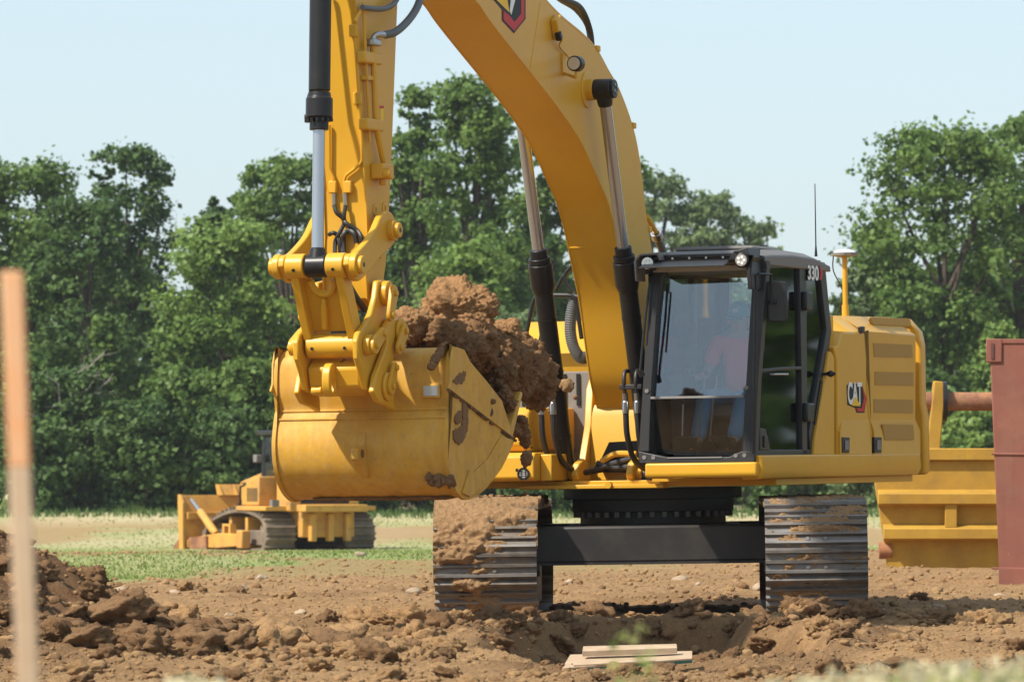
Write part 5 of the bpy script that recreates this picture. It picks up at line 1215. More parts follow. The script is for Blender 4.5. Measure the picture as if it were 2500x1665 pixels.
# dirt smeared on the bucket plates (thin raised patches)
def smear(k, pts, x, sd, th=.012):
    p = catmull([(0, *q) for q in YZ(k, pts + [pts[0]], x)], 4)[:-1]; mb = MB(); mb.prism([(q[1] + .008 * math.sin(i * 2.3 + sd), q[2] + .008 * math.cos(i * 3.1 + sd)) for i, q in enumerate(p)], 0, x, x + th); U('dirt_patch', mb, M_SOILW, bucket, bev=.006)
bx_ = XB + BH
smear('e1', [(665, 1150), (705, 1160), (715, 1300), (700, 1420), (650, 1510), (595, 1480), (590, 1400), (640, 1370), (665, 1330)], bx_, 1)
smear('e1', [(630, 1220), (660, 1230), (650, 1320), (615, 1340), (598, 1290)], bx_, 2)
smear('z4', [(1480, 290), (1530, 270), (1535, 300), (1510, 360), (1440, 350)], bx_ + .016, 3, .006)
for k in range(26):
    t_ = random.random(); x = 1400 + 480 * t_; y = 405 + 365 * t_
    smear('z4', [(x - 12, y + 2), (x, y - 6), (x + 14, y + 6), (x + 16, y + 18), (x, y + 14)], bx_ + .0, k, .014)
for k in range(16):
    a = hit('z4', 440 + 62 * k, 1226 - 4 * k / 16, 1, -6.10); mb = MB(); mb.v = []
    v, f = blob(2, 90 + k, .4, 1.5, .2); mb.add(v * np.array([.07, .06, .016]) + np.array((a.x, -6.06 + .02 * random.random(), 1.014)), [tuple(q) for q in f]); U('dirt_patch', mb, M_SOILW, bucket)
VV = []; FF = []; nv = 0
for k in range(60):
    t_ = random.random(); c_ = hit('z4', 1240 + 190 * t_, 1085 + random.gauss(0, 22) + 30 * t_, 1, -6.36); addblob((c_.x, -6.33 + .03 * random.random(), c_.z), random.uniform(.012, .03), 200 + k, 2, .4)
for k in range(40):
    t_ = random.random(); c_ = hit('e1', 400 + 130 * t_, 830 - 190 * t_ + random.gauss(0, 14), 0, XB + .62); addblob(c_, random.uniform(.015, .032), 300 + k, 2, .4)
o = link('clinging_dirt', np_mesh('clinging_dirt', np.concatenate(VV), np.concatenate(FF), M_SOILW), bucket); o['kind'] = 'stuff'

# ================================================================== BULLDOZER (far left)
DZ = 160.0; dzx = (706 - 1250) / F * DZ
DA = R(60)
DM = Matrix.Translation((dzx, DZ, gz(dzx, DZ) - .02)) @ Matrix(((-math.cos(DA), -math.sin(DA), 0, 0), (math.sin(DA), -math.cos(DA), 0, 0), (0, 0, 1, 0), (0, 0, 0, 1))) @ Matrix.Scale(1.09, 4)
# local axes: x forward, y left (towards the camera), z up
DO = empty('bulldozer', DM); tag(DO, 'dusty yellow tracked bulldozer parked on the grass before the trees', 'bulldozer')
def D(name, mb, m, parent=DO, **k): return part(name, mb, m, parent, None, **k)
for s_ in (-1, 1):
    y0 = s_ * 1.15; hw = .42
    prof = [(-1.75, .32), (-1.62, .10), (-1.3, .0), (1.3, .0), (1.68, .10), (1.80, .34), (1.66, .60), (1.35, .78), (.35, 1.02), (-.6, 1.04), (-1.45, .86), (-1.72, .60)]
    pc = [tuple(p)[:2] for p in catmull([(a, b, 0) for a, b in prof + [prof[0]]], 5)][:-1]
    tk = empty('crawler_track', Matrix()); tk.parent = DO; tk.location = (0, y0, 0)
    ins = [(x * .93, .49 + (z - .49) * .86) for x, z in pc]; n = len(pc); mb = MB()
    vs = [(p[0], y, p[1]) for y in (-hw, hw) for q in (pc, ins) for p in q]; fs = []
    for i in range(n):
        j = (i + 1) % n; fs += [(i, j, n + j, n + i), (2 * n + i, 3 * n + i, 3 * n + j, 2 * n + j), (i, 2 * n + i, 2 * n + j, j), (n + i, n + j, 3 * n + j, 3 * n + i)]
    mb.add(vs, fs); D('track_belt', mb, M_DTRK, tk, smooth=0)
    per = 0; step = .2
    for i in range(n):
        a = Vector(pc[i]); b = Vector(pc[(i + 1) % n]); L_ = (b - a).length
        if per <= 0:
            per += step; t_ = (b - a).normalized(); nrm = Vector((-t_.y, t_.x)) * -1; c_ = a + nrm * .03
            mb = MB(); mb.box((c_.x, 0, c_.y), (.05, hw * 2, .08), Matrix.Rotation(-math.atan2(t_.y, t_.x), 3, 'Y')); D('grouser', mb, M_DTRK, tk)
        per -= L_
    mb = MB(); mb.bx(-1.35, 1.35, -.25, .25, .14, .52); mb.cyl((1.35, -.2, .42), (1.35, .2, .42), .34, 20); mb.cyl((-1.3, -.2, .44), (-1.3, .2, .44), .36, 20); D('roller_frame', mb, M_DTRK, tk, bev=.02)
    for xr in (-.4, .5):
        mb = MB(); mb.bx(xr - .07, xr + .07, -.1, .30, .4, .86); D('carrier_bracket', mb, M_YELD, tk, bev=.02)
    # push arm outside the track
    mb = MB(); mb.prism([(-.75, .12), (-.75, .42), (.4, .44), (1.4, .36), (2.15, .26), (2.15, .05), (.6, .05)], 1, s_ * 1.60, s_ * 1.80); pa = D('push_arm', mb, M_YELD, bev=.02)
    mb = MB(); mb.bx(-.9, -.6, s_ * 1.58, s_ * 1.84, .06, .52); D('trunnion', mb, M_YELD, pa, bev=.03)
    mb = MB(); mb.bx(.2, .3, s_ * 1.62, s_ * 1.78, .42, .62); mb.bx(-.15, -.05, s_ * 1.62, s_ * 1.78, .42, .62); mb.bx(-.15, .3, s_ * 1.62, s_ * 1.78, .62, .68); D('arm_step', mb, M_YELD, pa)
    mb = MB(); mb.tube([(.75, s_ * 1.72, .42), (.95, s_ * 1.72, .52), (1.62, s_ * 1.74, .98)], [.08, .105, .10], 14); lc = D('tilt_cylinder', mb, M_YELD)
    mb = MB(); mb.tube([(1.60, s_ * 1.74, .965), (2.10, s_ * 1.76, 1.28)], .05, 12); D('piston_rod', mb, M_CHR, lc)
    mb = MB(); mb.prism([(1.05, .03), (1.05, .36), (2.2, .30), (2.2, .0)], 1, s_ * 1.81, s_ * 1.86); D('wear_plate', mb, M_RUST, pa)
# blade
bl = [(2.18, .0), (2.14, .25), (2.12, .6), (2.16, 1.0), (2.26, 1.40), (2.31, 1.40), (2.24, 1.0), (2.20, .6), (2.22, .25), (2.34, -.02)]
mb = MB(); mb.prism(bl, 1, -2.0, 2.0); blade = D('blade', mb, M_YELD, bev=.01)
for s_ in (-1, 1):
    mb = MB(); mb.prism([(2.05, .0), (2.08, 1.2), (2.25, 1.42), (2.36, 1.42), (2.36, 1.2), (2.30, .2), (2.45, -.02)], 1, s_ * 1.96, s_ * 2.03); D('end_plate', mb, M_YELD, blade, bev=.01)
    mb = MB(); mb.prism([(2.26, .2), (2.30, .28), (2.70, -.02), (2.3, -.03)], 1, s_ * 1.70, s_ * 2.03); D('corner_bit', mb, M_RUST, blade)
mb = MB(); mb.bx(2.02, 2.14, -1.9, 1.9, .78, .96); D('back_rib', mb, M_YELD, blade, bev=.01)
mb = MB(); mb.bx(2.02, 2.14, -1.9, 1.9, .05, .25); D('back_rib', mb, M_YELD, blade, bev=.01)
for y in (-1.3, -.6, .6, 1.3):
    mb = MB(); mb.bx(2.06, 2.14, y - .05, y + .05, .25, .78); D('back_rib', mb, M_YELD, blade)
mb = MB(); mb.prism([(2.2, 1.40), (2.3, 1.40), (2.42, 1.68), (2.36, 1.68)], 1, -1.5, .9); D('spill_guard', mb, M_YELD, blade)
for y in (-1.4, -.8, -.2, .4, .85):
    mb = MB(); mb.prism([(2.12, 1.40), (2.24, 1.40), (2.37, 1.68), (2.33, 1.68)], 1, y - .03, y + .03); D('guard_rib', mb, M_YELD, blade)
# body
mb = MB(); mb.prism([(-1.9, .75), (-1.9, 1.15), (-.3, 1.15), (1.8, 1.1), (1.85, .55), (-1.5, .5)], 1, -.70, .70); D('main_frame', mb, M_YELD, bev=.02)
mb = MB(); mb.prism([(.15, 1.1), (.25, 2.05), (1.75, 1.75), (1.85, 1.1)], 1, -.52, .52); hd_ = D('engine_hood', mb, M_YELD, bev=.04)
for k in range(3):
    mb = MB(); mb.bx(.4 + k * .45, .75 + k * .45, .52, .535, 1.25, 1.65); D('hood_door', mb, M_YELD, hd_)
mb = MB(); mb.tube([(.9, .25, 1.85), (.9, .25, 2.7)], .06, 12); D('exhaust_stack', mb, M_BLK)
mb = MB(); mb.bx(-1.75, -.1, .72, 1.60, 1.02, 1.14); D('fender', mb, M_YELD, bev=.02); mb = MB(); mb.bx(-1.75, -.1, -1.60, -.72, 1.02, 1.14); D('fender', mb, M_YELD, bev=.02)
mb = MB(); mb.prism([(-1.95, 1.0), (-1.95, 1.75), (-1.7, 1.95), (-1.2, 1.95), (-1.2, 1.0)], 1, -1.0, 1.0); D('fuel_tank', mb, M_YELD, bev=.04)
mb = MB(); mb.prism([(-.9, 1.15), (-.9, 1.9), (-.2, 1.75), (.1, 1.15)], 1, .72, 1.35); D('left_console', mb, M_YELD, bev=.03)
dc = empty('cab', Matrix()); dc.parent = DO
for x, y in ((-1.25, .85), (-1.25, -.85), (.1, .72), (.1, -.72)):
    mb = MB(); mb.tube([(x, y, 1.1), (x * .92 + .0, y * .88, 2.95)], .07, 8); D('cab_post', mb, M_CAB, dc)
mb = MB(); mb.bx(-1.4, .25, -.85, .85, 2.95, 3.07); D('cab_roof', mb, M_CAB, dc, bev=.03)
mb = MB(); mb.bx(-1.2, 0, -.70, .70, 1.9, 2.9); D('cab_glass', mb, M_GLASSD, dc)
mb = MB(); mb.bx(-1.1, -.5, -.3, .3, 1.3, 2.2); D('seat', mb, M_SEAT, dc, bev=.05)
mb = MB(); mb.bx(.1, .3, .72, .9, 2.25, 2.45); D('cab_lamp', mb, M_GREYM, dc, bev=.02)
mb = MB(); mb.bx(-1.5, 1.5, -.69, .69, .45, .72); D('belly_guard', mb, M_DTRK)
mb = MB(); mb.bx(.35, 1.6, .525, .56, 1.16, 1.22); mb.bx(.35, 1.6, .525, .56, 1.70, 1.73); D('hood_hinge', mb, M_BLK, hd_)
mb = MB(); mb.tube([(.2, .95, 1.12), (.2, .95, 1.75), (.9, .95, 1.62), (.9, .95, 1.12)], .03, 8); D('hand_rail', mb, M_BLK)
for k in range(6):
    mb = MB(); mb.bx(-.82 + .1 * k, -.77 + .1 * k, 1.352, 1.36, 1.25, 1.6); D('grille_slot', mb, M_BLK)
for y in (-.75, .75):
    mb = MB(); mb.tube([(1.5, y * .7, 1.25), (2.1, y, .85)], .05, 10); D('lift_cylinder', mb, M_BLK)
mb = MB(); mb.bx(-1.96, -1.955, -.7, .7, 1.2, 1.65); D('rear_grille', mb, M_BLK)
mb = MB(); mb.bx(-1.3, -1.1, .95, 1.05, 2.2, 2.32); mb.bx(-1.75, -1.6, 1.2, 1.4, 1.14, 1.3); D('step_light', mb, M_GREYM)
# rear
mb = MB(); mb.bx(-2.15, -1.9, -.75, .75, .35, 1.15); rr0 = D('rear_block', mb, M_YELD, bev=.02)
for y in (-.5, .0, .5):
    mb = MB(); mb.bx(-2.32, -2.12, y - .08, y + .08, .25, .95); D('hitch_plate', mb, M_YELD, rr0, bev=.02)
mb = MB(); mb.bx(-2.6, -2.1, -.9, .9, 1.0, 1.18); D('rear_guard', mb, M_YELD, rr0, bev=.02)

# ================================================================== TRENCH SHIELD
TS = 66.0; tsx = (2130 - 1250) / F * TS
TM = Matrix.Translation((0, TS, 0)) @ Matrix.Rotation(0, 4, 'Z'); Iw = Matrix.Identity(4)
def w6(x, y, d=TS): return hit('w6', x, y, 1, d, Iw)
base = w6(118, 880); TG = gz(4.8, TS) - .02
tso = empty('trench_shield', Matrix.Translation((6.2, TS, TG))); tag(tso, 'scuffed yellow steel trench shield with a rusty spreader pipe', 'trench shield')
TSI = tso.matrix_world.inverted()
def TSH(name, mb, m, parent=tso, **k):
    if parent is tso or True: mb.v = [tuple(TSI @ Vector(p)) for p in mb.v]
    return part(name, mb, m, parent, None, **k)
zt_, z1_, z2_, zb_ = w6(500, 770).z, w6(500, 975).z, w6(500, 1165).z, TG
xl0, xl1 = w6(105, 770).x, w6(200, 1350).x
mb = MB(); mb.prism([(xl0, zt_), (xl1, zb_), (8.9, zb_), (8.9, zt_)], 1, TS, TS + .10); pan = TSH('side_wall', mb, M_YELOLD, bev=.01)
mb = MB(); mb.bx(xl0 - .02, 8.92, TS - .06, TS + .14, zt_, zt_ + .14); TSH('top_rail', mb, M_YELOLD, bev=.012)
for z_, xl in ((z1_, w6(140, 975).x), (z2_, w6(170, 1165).x)):
    mb = MB(); mb.prism([(TS + .0, z_ + .10), (TS - .16, z_ + .05), (TS - .16, z_ - .07), (TS + .0, z_ - .10)], 0, xl, 8.9); TSH('rail', mb, M_YELOLD, bev=.008)
for xw, (za, zb2) in ((w6(540, 1000).x, (z2_ + .08, z1_ - .08)), (7.6, (z2_ + .08, z1_ - .08))):
    mb = MB(); mb.bx(xw - .075, xw + .065, TS - .13, TS, za - .02, zb2 + .02); TSH('stiffener', mb, M_YELOLD, bev=.01)
mb = MB(); up = [w6(x, y) for x, y in ((450, 335), (497, 340), (510, 400), (478, 742), (405, 742))]; mb.prism([(p.x, p.z) for p in up], 1, TS - .02, TS + .25); TSH('end_post', mb, M_YELOLD, bev=.012)
pz_ = w6(600, 448); mb = MB(); mb.cyl((pz_.x - .75, TS + .12, pz_.z), (8.5, TS + .12, pz_.z), w6(600, 397).z - w6(600, 448).z, 24); pp = TSH('spreader_pipe', mb, M_RUST)
mb = MB(); q = w6(497, 448); mb.cyl((q.x, TS + .12, q.z), (q.x + .05, TS + .12, q.z), .235, 24); TSH('pipe_collar', mb, M_BLK, pp)
mb = MB(); mb.bx(8.2, 8.5, TS - .02, TS + .25, zt_, pz_.z + .3); TSH('end_post', mb, M_YELOLD, bev=.012)
q = w6(172, 1262); mb = MB(); mb.cyl((q.x - .05, TS + .05, q.z), (q.x + .1, TS + .05, q.z), .1, 16); TSH('pin_socket', mb, M_RUST)
mb = MB(); mb.bx(xl0 + .3, 8.8, TS + 2.0, TS + 2.1, zb_, zt_); TSH('side_wall', mb, M_YELOLD)

# ================================================================== RED STEEL BOX
RB = 57.0
rx0 = w6(752, 500, RB).x; rzt = w6(800, 118, RB).z; rg = gz(5.3, RB) - .03; rx1 = rx0 + 2.44
rbx = empty('steel_box', Matrix.Translation((rx0 + 1.2, RB + 1.5, rg))); tag(rbx, 'rust red steel box standing upright beside the yellow trench shield', 'steel box')
RBY = Matrix.Translation((rx0, RB, 0)) @ Matrix.Rotation(R(-9), 4, 'Z') @ Matrix.Translation((-rx0, -RB, 0))
RBI = rbx.matrix_world.inverted() @ RBY
def RBX(name, mb, m, parent=rbx, **k):
    mb.v = [tuple(RBI @ Vector(p)) for p in mb.v]; return part(name, mb, m, parent, None, **k)
mb = MB(); mb.prism([(rx0, rzt), (rx0 + .10, rg), (rx1, rg), (rx1, rzt)], 1, RB, RB + 3.0); RBX('body', mb, M_CONT, bev=.012)
mb = MB(); mb.bx(rx0 - .012, rx1 + .012, RB - .012, RB + 3.01, rzt - .025, rzt + .02); RBX('top_rim', mb, M_CONT, bev=.006)
mb = MB(); q0, q1 = w6(745, 120, RB), w6(758, 235, RB); mb.bx(q0.x - .02, q0.x + .14, RB - .02, RB + .3, q1.z, rzt + .022); RBX('corner_casting', mb, M_CONT, bev=.01)
mb = MB(); q0, q1 = w6(762, 130, RB), w6(772, 215, RB); mb.bx(q0.x, q1.x + .01, RB - .03, RB - .02, q1.z, q0.z); RBX('slot', mb, M_CONTD)
for y in (735, 1360):
    a, b = w6(765, y, RB), w6(990, y + 14, RB); mb = MB(); mb.tube([(a.x, RB - .002, a.z), (rx1, RB - .002, b.z)], .012, 6); RBX('weld_seam', mb, M_CONT)
mb = MB(); mb.bx(rx0 + .09, rx1 + .01, RB - .014, RB - .001, rg, w6(800, 1362, RB).z); RBX('bottom_plate', mb, M_CONT, bev=.004)

# ================================================================== STAKE, BOARDS
SD = 8.2; s0 = gp(29, 663, SD); s1 = gp(70, 1700, SD)
ax_ = (s0 - s1).normalized(); low = s1 + ax_ * (-(s1.z) / ax_.z - .1)
sx_ = .031
mb = MB(); mid = s1 + ax_ * ((gp(45, 1140, SD).z - s1.z) / ax_.z)
def stakeprism(a, b, w): 
    mb = MB(); u_ = Vector((w / 2, 0, 0)); v_ = Vector((0, w * .28, 0))
    mb.add([a - u_ - v_, a + u_ - v_, a + u_ + v_, a - u_ + v_, b - u_ - v_, b + u_ - v_, b + u_ + v_, b - u_ + v_], [(0, 1, 2, 3), (4, 5, 6, 7), (0, 1, 5, 4), (1, 2, 6, 5), (2, 3, 7, 6), (3, 0, 4, 7)]); return mb
stake = empty('survey_stake', Matrix.Translation((low.x, low.y, 0))); tag(stake, 'wooden survey stake with its upper half sprayed orange', 'stake')
TSI2 = stake.matrix_world.inverted()
for nm, a, b, m_ in (('stake_shaft', low, mid, M_STAKE), ('painted_top', mid, s0, M_STAKEO)):
    mb = stakeprism(a, b, sx_); mb.v = [tuple(TSI2 @ Vector(p)) for p in mb.v]; part(nm, mb, m_, stake, None, bev=.003)

bd = 36.3
def bgp(px, py, d): return gp(px, py, d)
P_ = [gp(1372, 1630, 35.9), gp(1690, 1606, 36.5), gp(1690, 1588, 37.2), gp(1392, 1597, 36.9)]
def slab(name, P4, th, m, parent=None):
    mb = MB(); dn = Vector((0, 0, -th)); mb.add(P4 + [p + dn for p in P4], [(0, 1, 2, 3), (4, 7, 6, 5), (0, 4, 5, 1), (1, 5, 6, 2), (2, 6, 7, 3), (3, 7, 4, 0)]); return part(name, mb, m, parent, None, bev=.002)
sheet = slab('plywood_sheet', P_, .012, M_WOOD); tag(sheet, 'pale plywood sheet with a green edge lying on the pit rim', 'board')
slab('green_backing', [p + Vector((0, .002, -.0125)) for p in P_], .018, M_WOODG, sheet)
pl_ = slab('plank', [gp(1422, 1600, 36.55), gp(1653, 1592, 36.8), gp(1652, 1582, 36.95), gp(1424, 1588, 36.7)], .035, M_WOOD); tag(pl_, 'short pale plank lying on top of the plywood sheet', 'board')
for v_ in pl_.data.vertices: v_.co.z += .03
pl2 = slab('wood_strip', [gp(1400, 1627, 36.0), gp(1600, 1616, 36.2), gp(1600, 1612, 36.3), gp(1402, 1622, 36.1)], .012, M_WOOD); tag(pl2, 'thin split strip of wood lying along the front of the plywood sheet', 'board')
for v_ in pl2.data.vertices: v_.co.z += .012
mb = MB(); a = gp(1268, 1628, 35.7); mb.tube(catmull([a, a + Vector((.02, .01, .02)), a + Vector((.05, 0, .0)), a + Vector((.06, .02, -.04))], 4), .008, 8); o = part('marker_ribbon', mb, mat('violet_plastic', (.35, .33, .65), .5)); tag(o, 'scrap of pale violet ribbon on the soil near the plywood', 'ribbon')

# ================================================================== TREES
def leaves(name, C, Nrm, size, tint, m, parent, seedv=0):
    n = len(C); rg_ = np.random.default_rng(seedv)
    a = rg_.normal(size=(n, 3)); t1 = np.cross(Nrm, a); t1 /= np.linalg.norm(t1, axis=1)[:, None] + 1e-9; t2 = np.cross(Nrm, t1)
    s1_ = size[:, None] * .5; s2_ = s1_ * rg_.uniform(.55, .9, (n, 1))
    bend = Nrm * (s1_ * rg_.uniform(-.35, .35, (n, 1)))
    v = np.stack([C - t1 * s1_ + bend, C - t2 * s2_, C + t1 * s1_ + bend, C + t2 * s2_], 1).reshape(-1, 3)
    f = np.arange(n * 4).reshape(n, 4); me = np_mesh(name, v, f, m, False)
    at = me.attributes.new('tint', 'FLOAT', 'POINT'); at.data.foreach_set('value', np.repeat(np.clip(tint, 0, 1), 4).astype(np.float32)); return link(name, me, parent)


def tree(name, label, px, top, d, wpx, base=.25, hue=0, nb=46, per=150, seed=0, leaf=.22, blobr=.13, cat='tree', group=None, trunk=True, shape=1.0, sparse=.0, base_z=None):
    rg_ = np.random.default_rng(seed + 100); x = (px - 1250) / F * d; g = gz(x, d) - .05 if base_z is None else base_z
    H_ = CAMH + (1120 - top) / F * d - g; Wd = wpx / F * d / 2
    root = empty(name, Matrix.Translation((x, d, g))); tag(root, label, cat, group)
    zc0 = H_ * base; C = []; T_ = []
    N_ = []; SZ = []; cs = []
    nb = int(nb * 2.1)
    for i in range(nb):
        t_ = rg_.random() ** .85; hz = zc0 + (H_ - zc0) * t_
        # crown envelope: widest at 40 per cent, uneven towards the top
        env = math.sqrt(max(.05, 1 - ((t_ - .45) / .62) ** 2)) * (.85 + .3 * math.sin(5 * t_ + seed * 1.7) * rg_.random()) if shape > 0 else (1 - t_ * .75)
        a = rg_.random() * 6.283; r = Wd * env * math.sqrt(rg_.uniform(.15, 1.0)); br = Wd * blobr * rg_.uniform(.45, 1.35) * 1.45
        c_ = np.array([r * math.cos(a), r * math.sin(a) * .8, min(hz, H_ - br * .7)]); cs.append((c_, br))
        n_ = int(per * .82 * (br / (Wd * blobr * 1.45)) ** 2)
        dr = rg_.normal(size=(n_, 3)); dr /= np.linalg.norm(dr, axis=1)[:, None]
        rad_ = br * (rg_.random((n_, 1)) ** .5) * (1 + .20 * rg_.normal(size=(n_, 1)))
        st = np.array([rg_.uniform(.8, 1.7), rg_.uniform(.8, 1.5), rg_.uniform(.5, .95)]); p = c_ + dr * rad_ * st
        p = p + (fbm(p[:, 0] * .9 + i, p[:, 1] * .9, p[:, 2] * .9, 2)[:, None]) * dr * br * .9; C.append(p)
        # twigs that break the outline
        for q_ in range(4):
            dd = rg_.normal(size=3) + np.array([0, 0, .25]); dd /= np.linalg.norm(dd); m_ = 12; tt_ = rg_.uniform(.6, 1.35, (m_, 1)) * br
            pp_ = c_ + dd * tt_ * st + rg_.normal(size=(m_, 3)) * br * .13; C.append(pp_); dr = np.concatenate([dr, np.repeat(dd[None], m_, 0)])
        n_ = len(dr)
        nn_ = dr * .7 + rg_.normal(size=(n_, 3)) * .6 + np.array([0, 0, .35]); N_.append(nn_ / np.linalg.norm(nn_, axis=1)[:, None])
        SZ.append(leaf * rg_.uniform(.6, 1.35, n_)); T_.append(np.clip(rg_.uniform(.1, .75) + rg_.normal(size=n_) * .22, 0, 1))
    leaves('crown', np.concatenate(C), np.concatenate(N_), np.concatenate(SZ), np.concatenate(T_), M_LEAF[hue], root, seed)
    mb = MB()
    if trunk:
        tr_ = max(.12, H_ * .018); top_ = Vector((rg_.normal() * .25, rg_.normal() * .2, H_ * .8))
        mb.tube(catmull([(0, 0, -.2), (rg_.normal() * .12, 0, H_ * .25), (top_.x * .6, top_.y * .6, H_ * .5), top_], 5), [tr_ * (1 - .8 * i / 15) for i in range(16)], 9)
        order = sorted(range(len(cs)), key=lambda i: -cs[i][1])[:16]
        for i in order:
            c_ = Vector(cs[i][0]); h0 = min(max(c_.z * .62, H_ * .18), H_ * .72); s_ = Vector((top_.x * h0 / H_, top_.y * h0 / H_, h0))
            mb.tube(catmull([s_, s_.lerp(c_, .5) + Vector((0, 0, -.04 * H_ * rg_.random())), c_], 3), [tr_ * .45 * (1 - .8 * k / 6) for k in range(7)], 6)
    else:
        for i in range(6):
            c_ = Vector(cs[i][0]); mb.tube([(rg_.normal() * .2, rg_.normal() * .2, -.1), c_ * .5, c_], [.06, .045, .015], 6)
    part('trunk' if trunk else 'stems', mb, M_BARK, root, None, smooth=60)
    return root


# tall trees
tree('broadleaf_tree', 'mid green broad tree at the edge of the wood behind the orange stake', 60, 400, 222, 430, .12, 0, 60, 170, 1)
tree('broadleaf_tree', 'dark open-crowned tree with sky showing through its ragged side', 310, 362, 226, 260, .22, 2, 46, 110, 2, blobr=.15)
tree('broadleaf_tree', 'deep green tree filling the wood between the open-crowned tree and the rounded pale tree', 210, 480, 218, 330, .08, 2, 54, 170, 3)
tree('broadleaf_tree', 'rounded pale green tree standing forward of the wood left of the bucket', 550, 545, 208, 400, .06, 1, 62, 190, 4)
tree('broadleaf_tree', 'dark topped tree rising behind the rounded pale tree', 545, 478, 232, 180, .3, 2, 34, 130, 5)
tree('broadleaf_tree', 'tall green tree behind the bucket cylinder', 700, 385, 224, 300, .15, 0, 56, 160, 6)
tree('broadleaf_tree', 'green tree hidden behind the stick and bucket', 830, 430, 226, 280, .1, 0, 50, 150, 7)
tree('poplar_tree', 'tallest tree with a gappy crown between the stick and the boom', 1150, 195, 216, 300, .22, 0, 76, 150, 8, blobr=.15)
tree('poplar_tree', 'leaning leafy tree beside the tallest tree, its top lower and narrow', 1015, 215, 220, 150, .3, 0, 40, 110, 9, blobr=.2)
tree('broadleaf_tree', 'low dark tree under the gappy tallest tree', 985, 420, 222, 170, .1, 2, 40, 140, 10)
tree('broadleaf_tree', 'full pale green tree behind the soil in the bucket', 1150, 590, 206, 340, .03, 1, 60, 170, 11)
tree('broadleaf_tree', 'green tree behind the lift cylinders', 1330, 330, 224, 300, .12, 0, 56, 160, 12)
tree('broadleaf_tree', 'green tree directly behind the lower boom', 1480, 380, 228, 260, .12, 0, 46, 150, 13)
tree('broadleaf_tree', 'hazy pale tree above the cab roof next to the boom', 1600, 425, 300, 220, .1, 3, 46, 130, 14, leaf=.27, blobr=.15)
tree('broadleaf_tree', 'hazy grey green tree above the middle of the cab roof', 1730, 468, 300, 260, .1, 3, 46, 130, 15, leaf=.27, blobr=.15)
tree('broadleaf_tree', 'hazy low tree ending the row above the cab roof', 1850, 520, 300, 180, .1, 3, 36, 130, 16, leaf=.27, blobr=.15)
tree('oak_tree', 'big spreading tree with dark forked trunk behind the engine hood', 2310, 312, 214, 460, .26, 0, 74, 150, 17, blobr=.14)
tree('oak_tree', 'tall tree behind the rust red box at the end of the wood', 2490, 292, 218, 280, .2, 0, 56, 150, 18)
tree('oak_tree', 'spreading low limb tree beside the receiver mast', 2130, 560, 220, 200, .3, 2, 26, 90, 19, blobr=.2)
dt = empty('dead_tree', Matrix.Translation(((55 - 1250) / F * 204, 204, gz((55 - 1250) / F * 204, 204)))); tag(dt, 'bare grey dead tree in front of the leafy wood by the stake', 'tree')
mb = MB(); rgd = random.Random(4)
def twig(p, d, ln, r, lv):
    q = p + d * ln; mb.tube([p, p.lerp(q, .5) + Vector((rgd.gauss(0, .04), 0, rgd.gauss(0, .04))) * ln, q], [r, r * .8, r * .55], 5)
    if lv:
        for k in range(3): twig(p.lerp(q, rgd.uniform(.45, 1)), (d + Vector((rgd.gauss(0, .5), rgd.gauss(0, .5), rgd.gauss(.05, .35)))).normalized(), ln * rgd.uniform(.5, .75), r * .5, lv - 1)
twig(Vector((0, 0, -.1)), Vector((.12, 0, 1)).normalized(), 4.2, .10, 0); 
for k in range(7): twig(Vector((.1 + .08 * k, 0, 2.2 + .3 * k)), Vector((rgd.uniform(-.9, 1.2), rgd.uniform(-.4, .2), rgd.uniform(.1, .8))).normalized(), 1.9, .05, 2)
part('trunk', mb, mat('grey_bark', (.34, .30, .27), .9), dt, None, smooth=60)
# shrubs and low growth along the foot of the wood
SH = [(40, 860, 205, 260, 0, 'leafy shrub at the foot of the wood by the stake'), (170, 900, 204, 240, 2, 'dark shrub between the stake and the tall grass'), (250, 770, 207, 130, 0, 'narrow pointed sapling in front of the dark wood'),
      (330, 980, 203, 260, 2, 'dark low shrub before the wood left of the bulldozer blade'), (450, 900, 204, 220, 0, 'mid green shrub behind the bulldozer blade'), (560, 990, 203, 220, 2, 'dark spreading shrub behind the bulldozer hood'),
      (640, 880, 205, 240, 0, 'tall shrub behind the bulldozer cab'), (100, 1030, 202, 260, 2, 'lowest dark shrub right of the stake'), (760, 960, 204, 260, 0, 'shrub hidden behind the raised bucket'), (900, 900, 206, 260, 0, 'tall shrub hidden behind the bucket coupler'),
      (1050, 820, 204, 240, 0, 'shrub behind the heap of soil'), (1240, 760, 205, 260, 3, 'pale shrub right of the heap of soil'), (1380, 800, 206, 260, 0, 'shrub seen between the lift cylinders'), (1520, 760, 210, 260, 0, 'shrub behind the cab front pillar'),
      (1680, 720, 214, 280, 0, 'shrub seen through the windscreen'), (1830, 700, 216, 260, 0, 'shrub seen through the cab door window'), (1980, 680, 218, 220, 0, 'shrub behind the rear of the cab'), (2100, 650, 214, 200, 3, 'pale rounded shrub below the receiver mast'),
      (2210, 700, 212, 220, 0, 'shrub above the back of the engine hood'), (2290, 900, 206, 200, 2, 'dark shrub behind the trench shield post'), (2430, 780, 208, 150, 1, 'bright green sapling beside the rust red box'), (2480, 900, 206, 200, 1, 'bright shrub behind the rust red box'),
      (2380, 1000, 204, 160, 1, 'bright low shrub under the rusty pipe'), (1300, 1040, 203, 300, 2, 'dark low shrub behind the swing ring'), (1900, 1020, 204, 320, 2, 'dark low shrub behind the clean track'), (850, 1080, 203, 300, 2, 'dark low shrub under the raised bucket'), (1600, 1040, 204, 320, 2, 'dark low shrub behind the car body')]
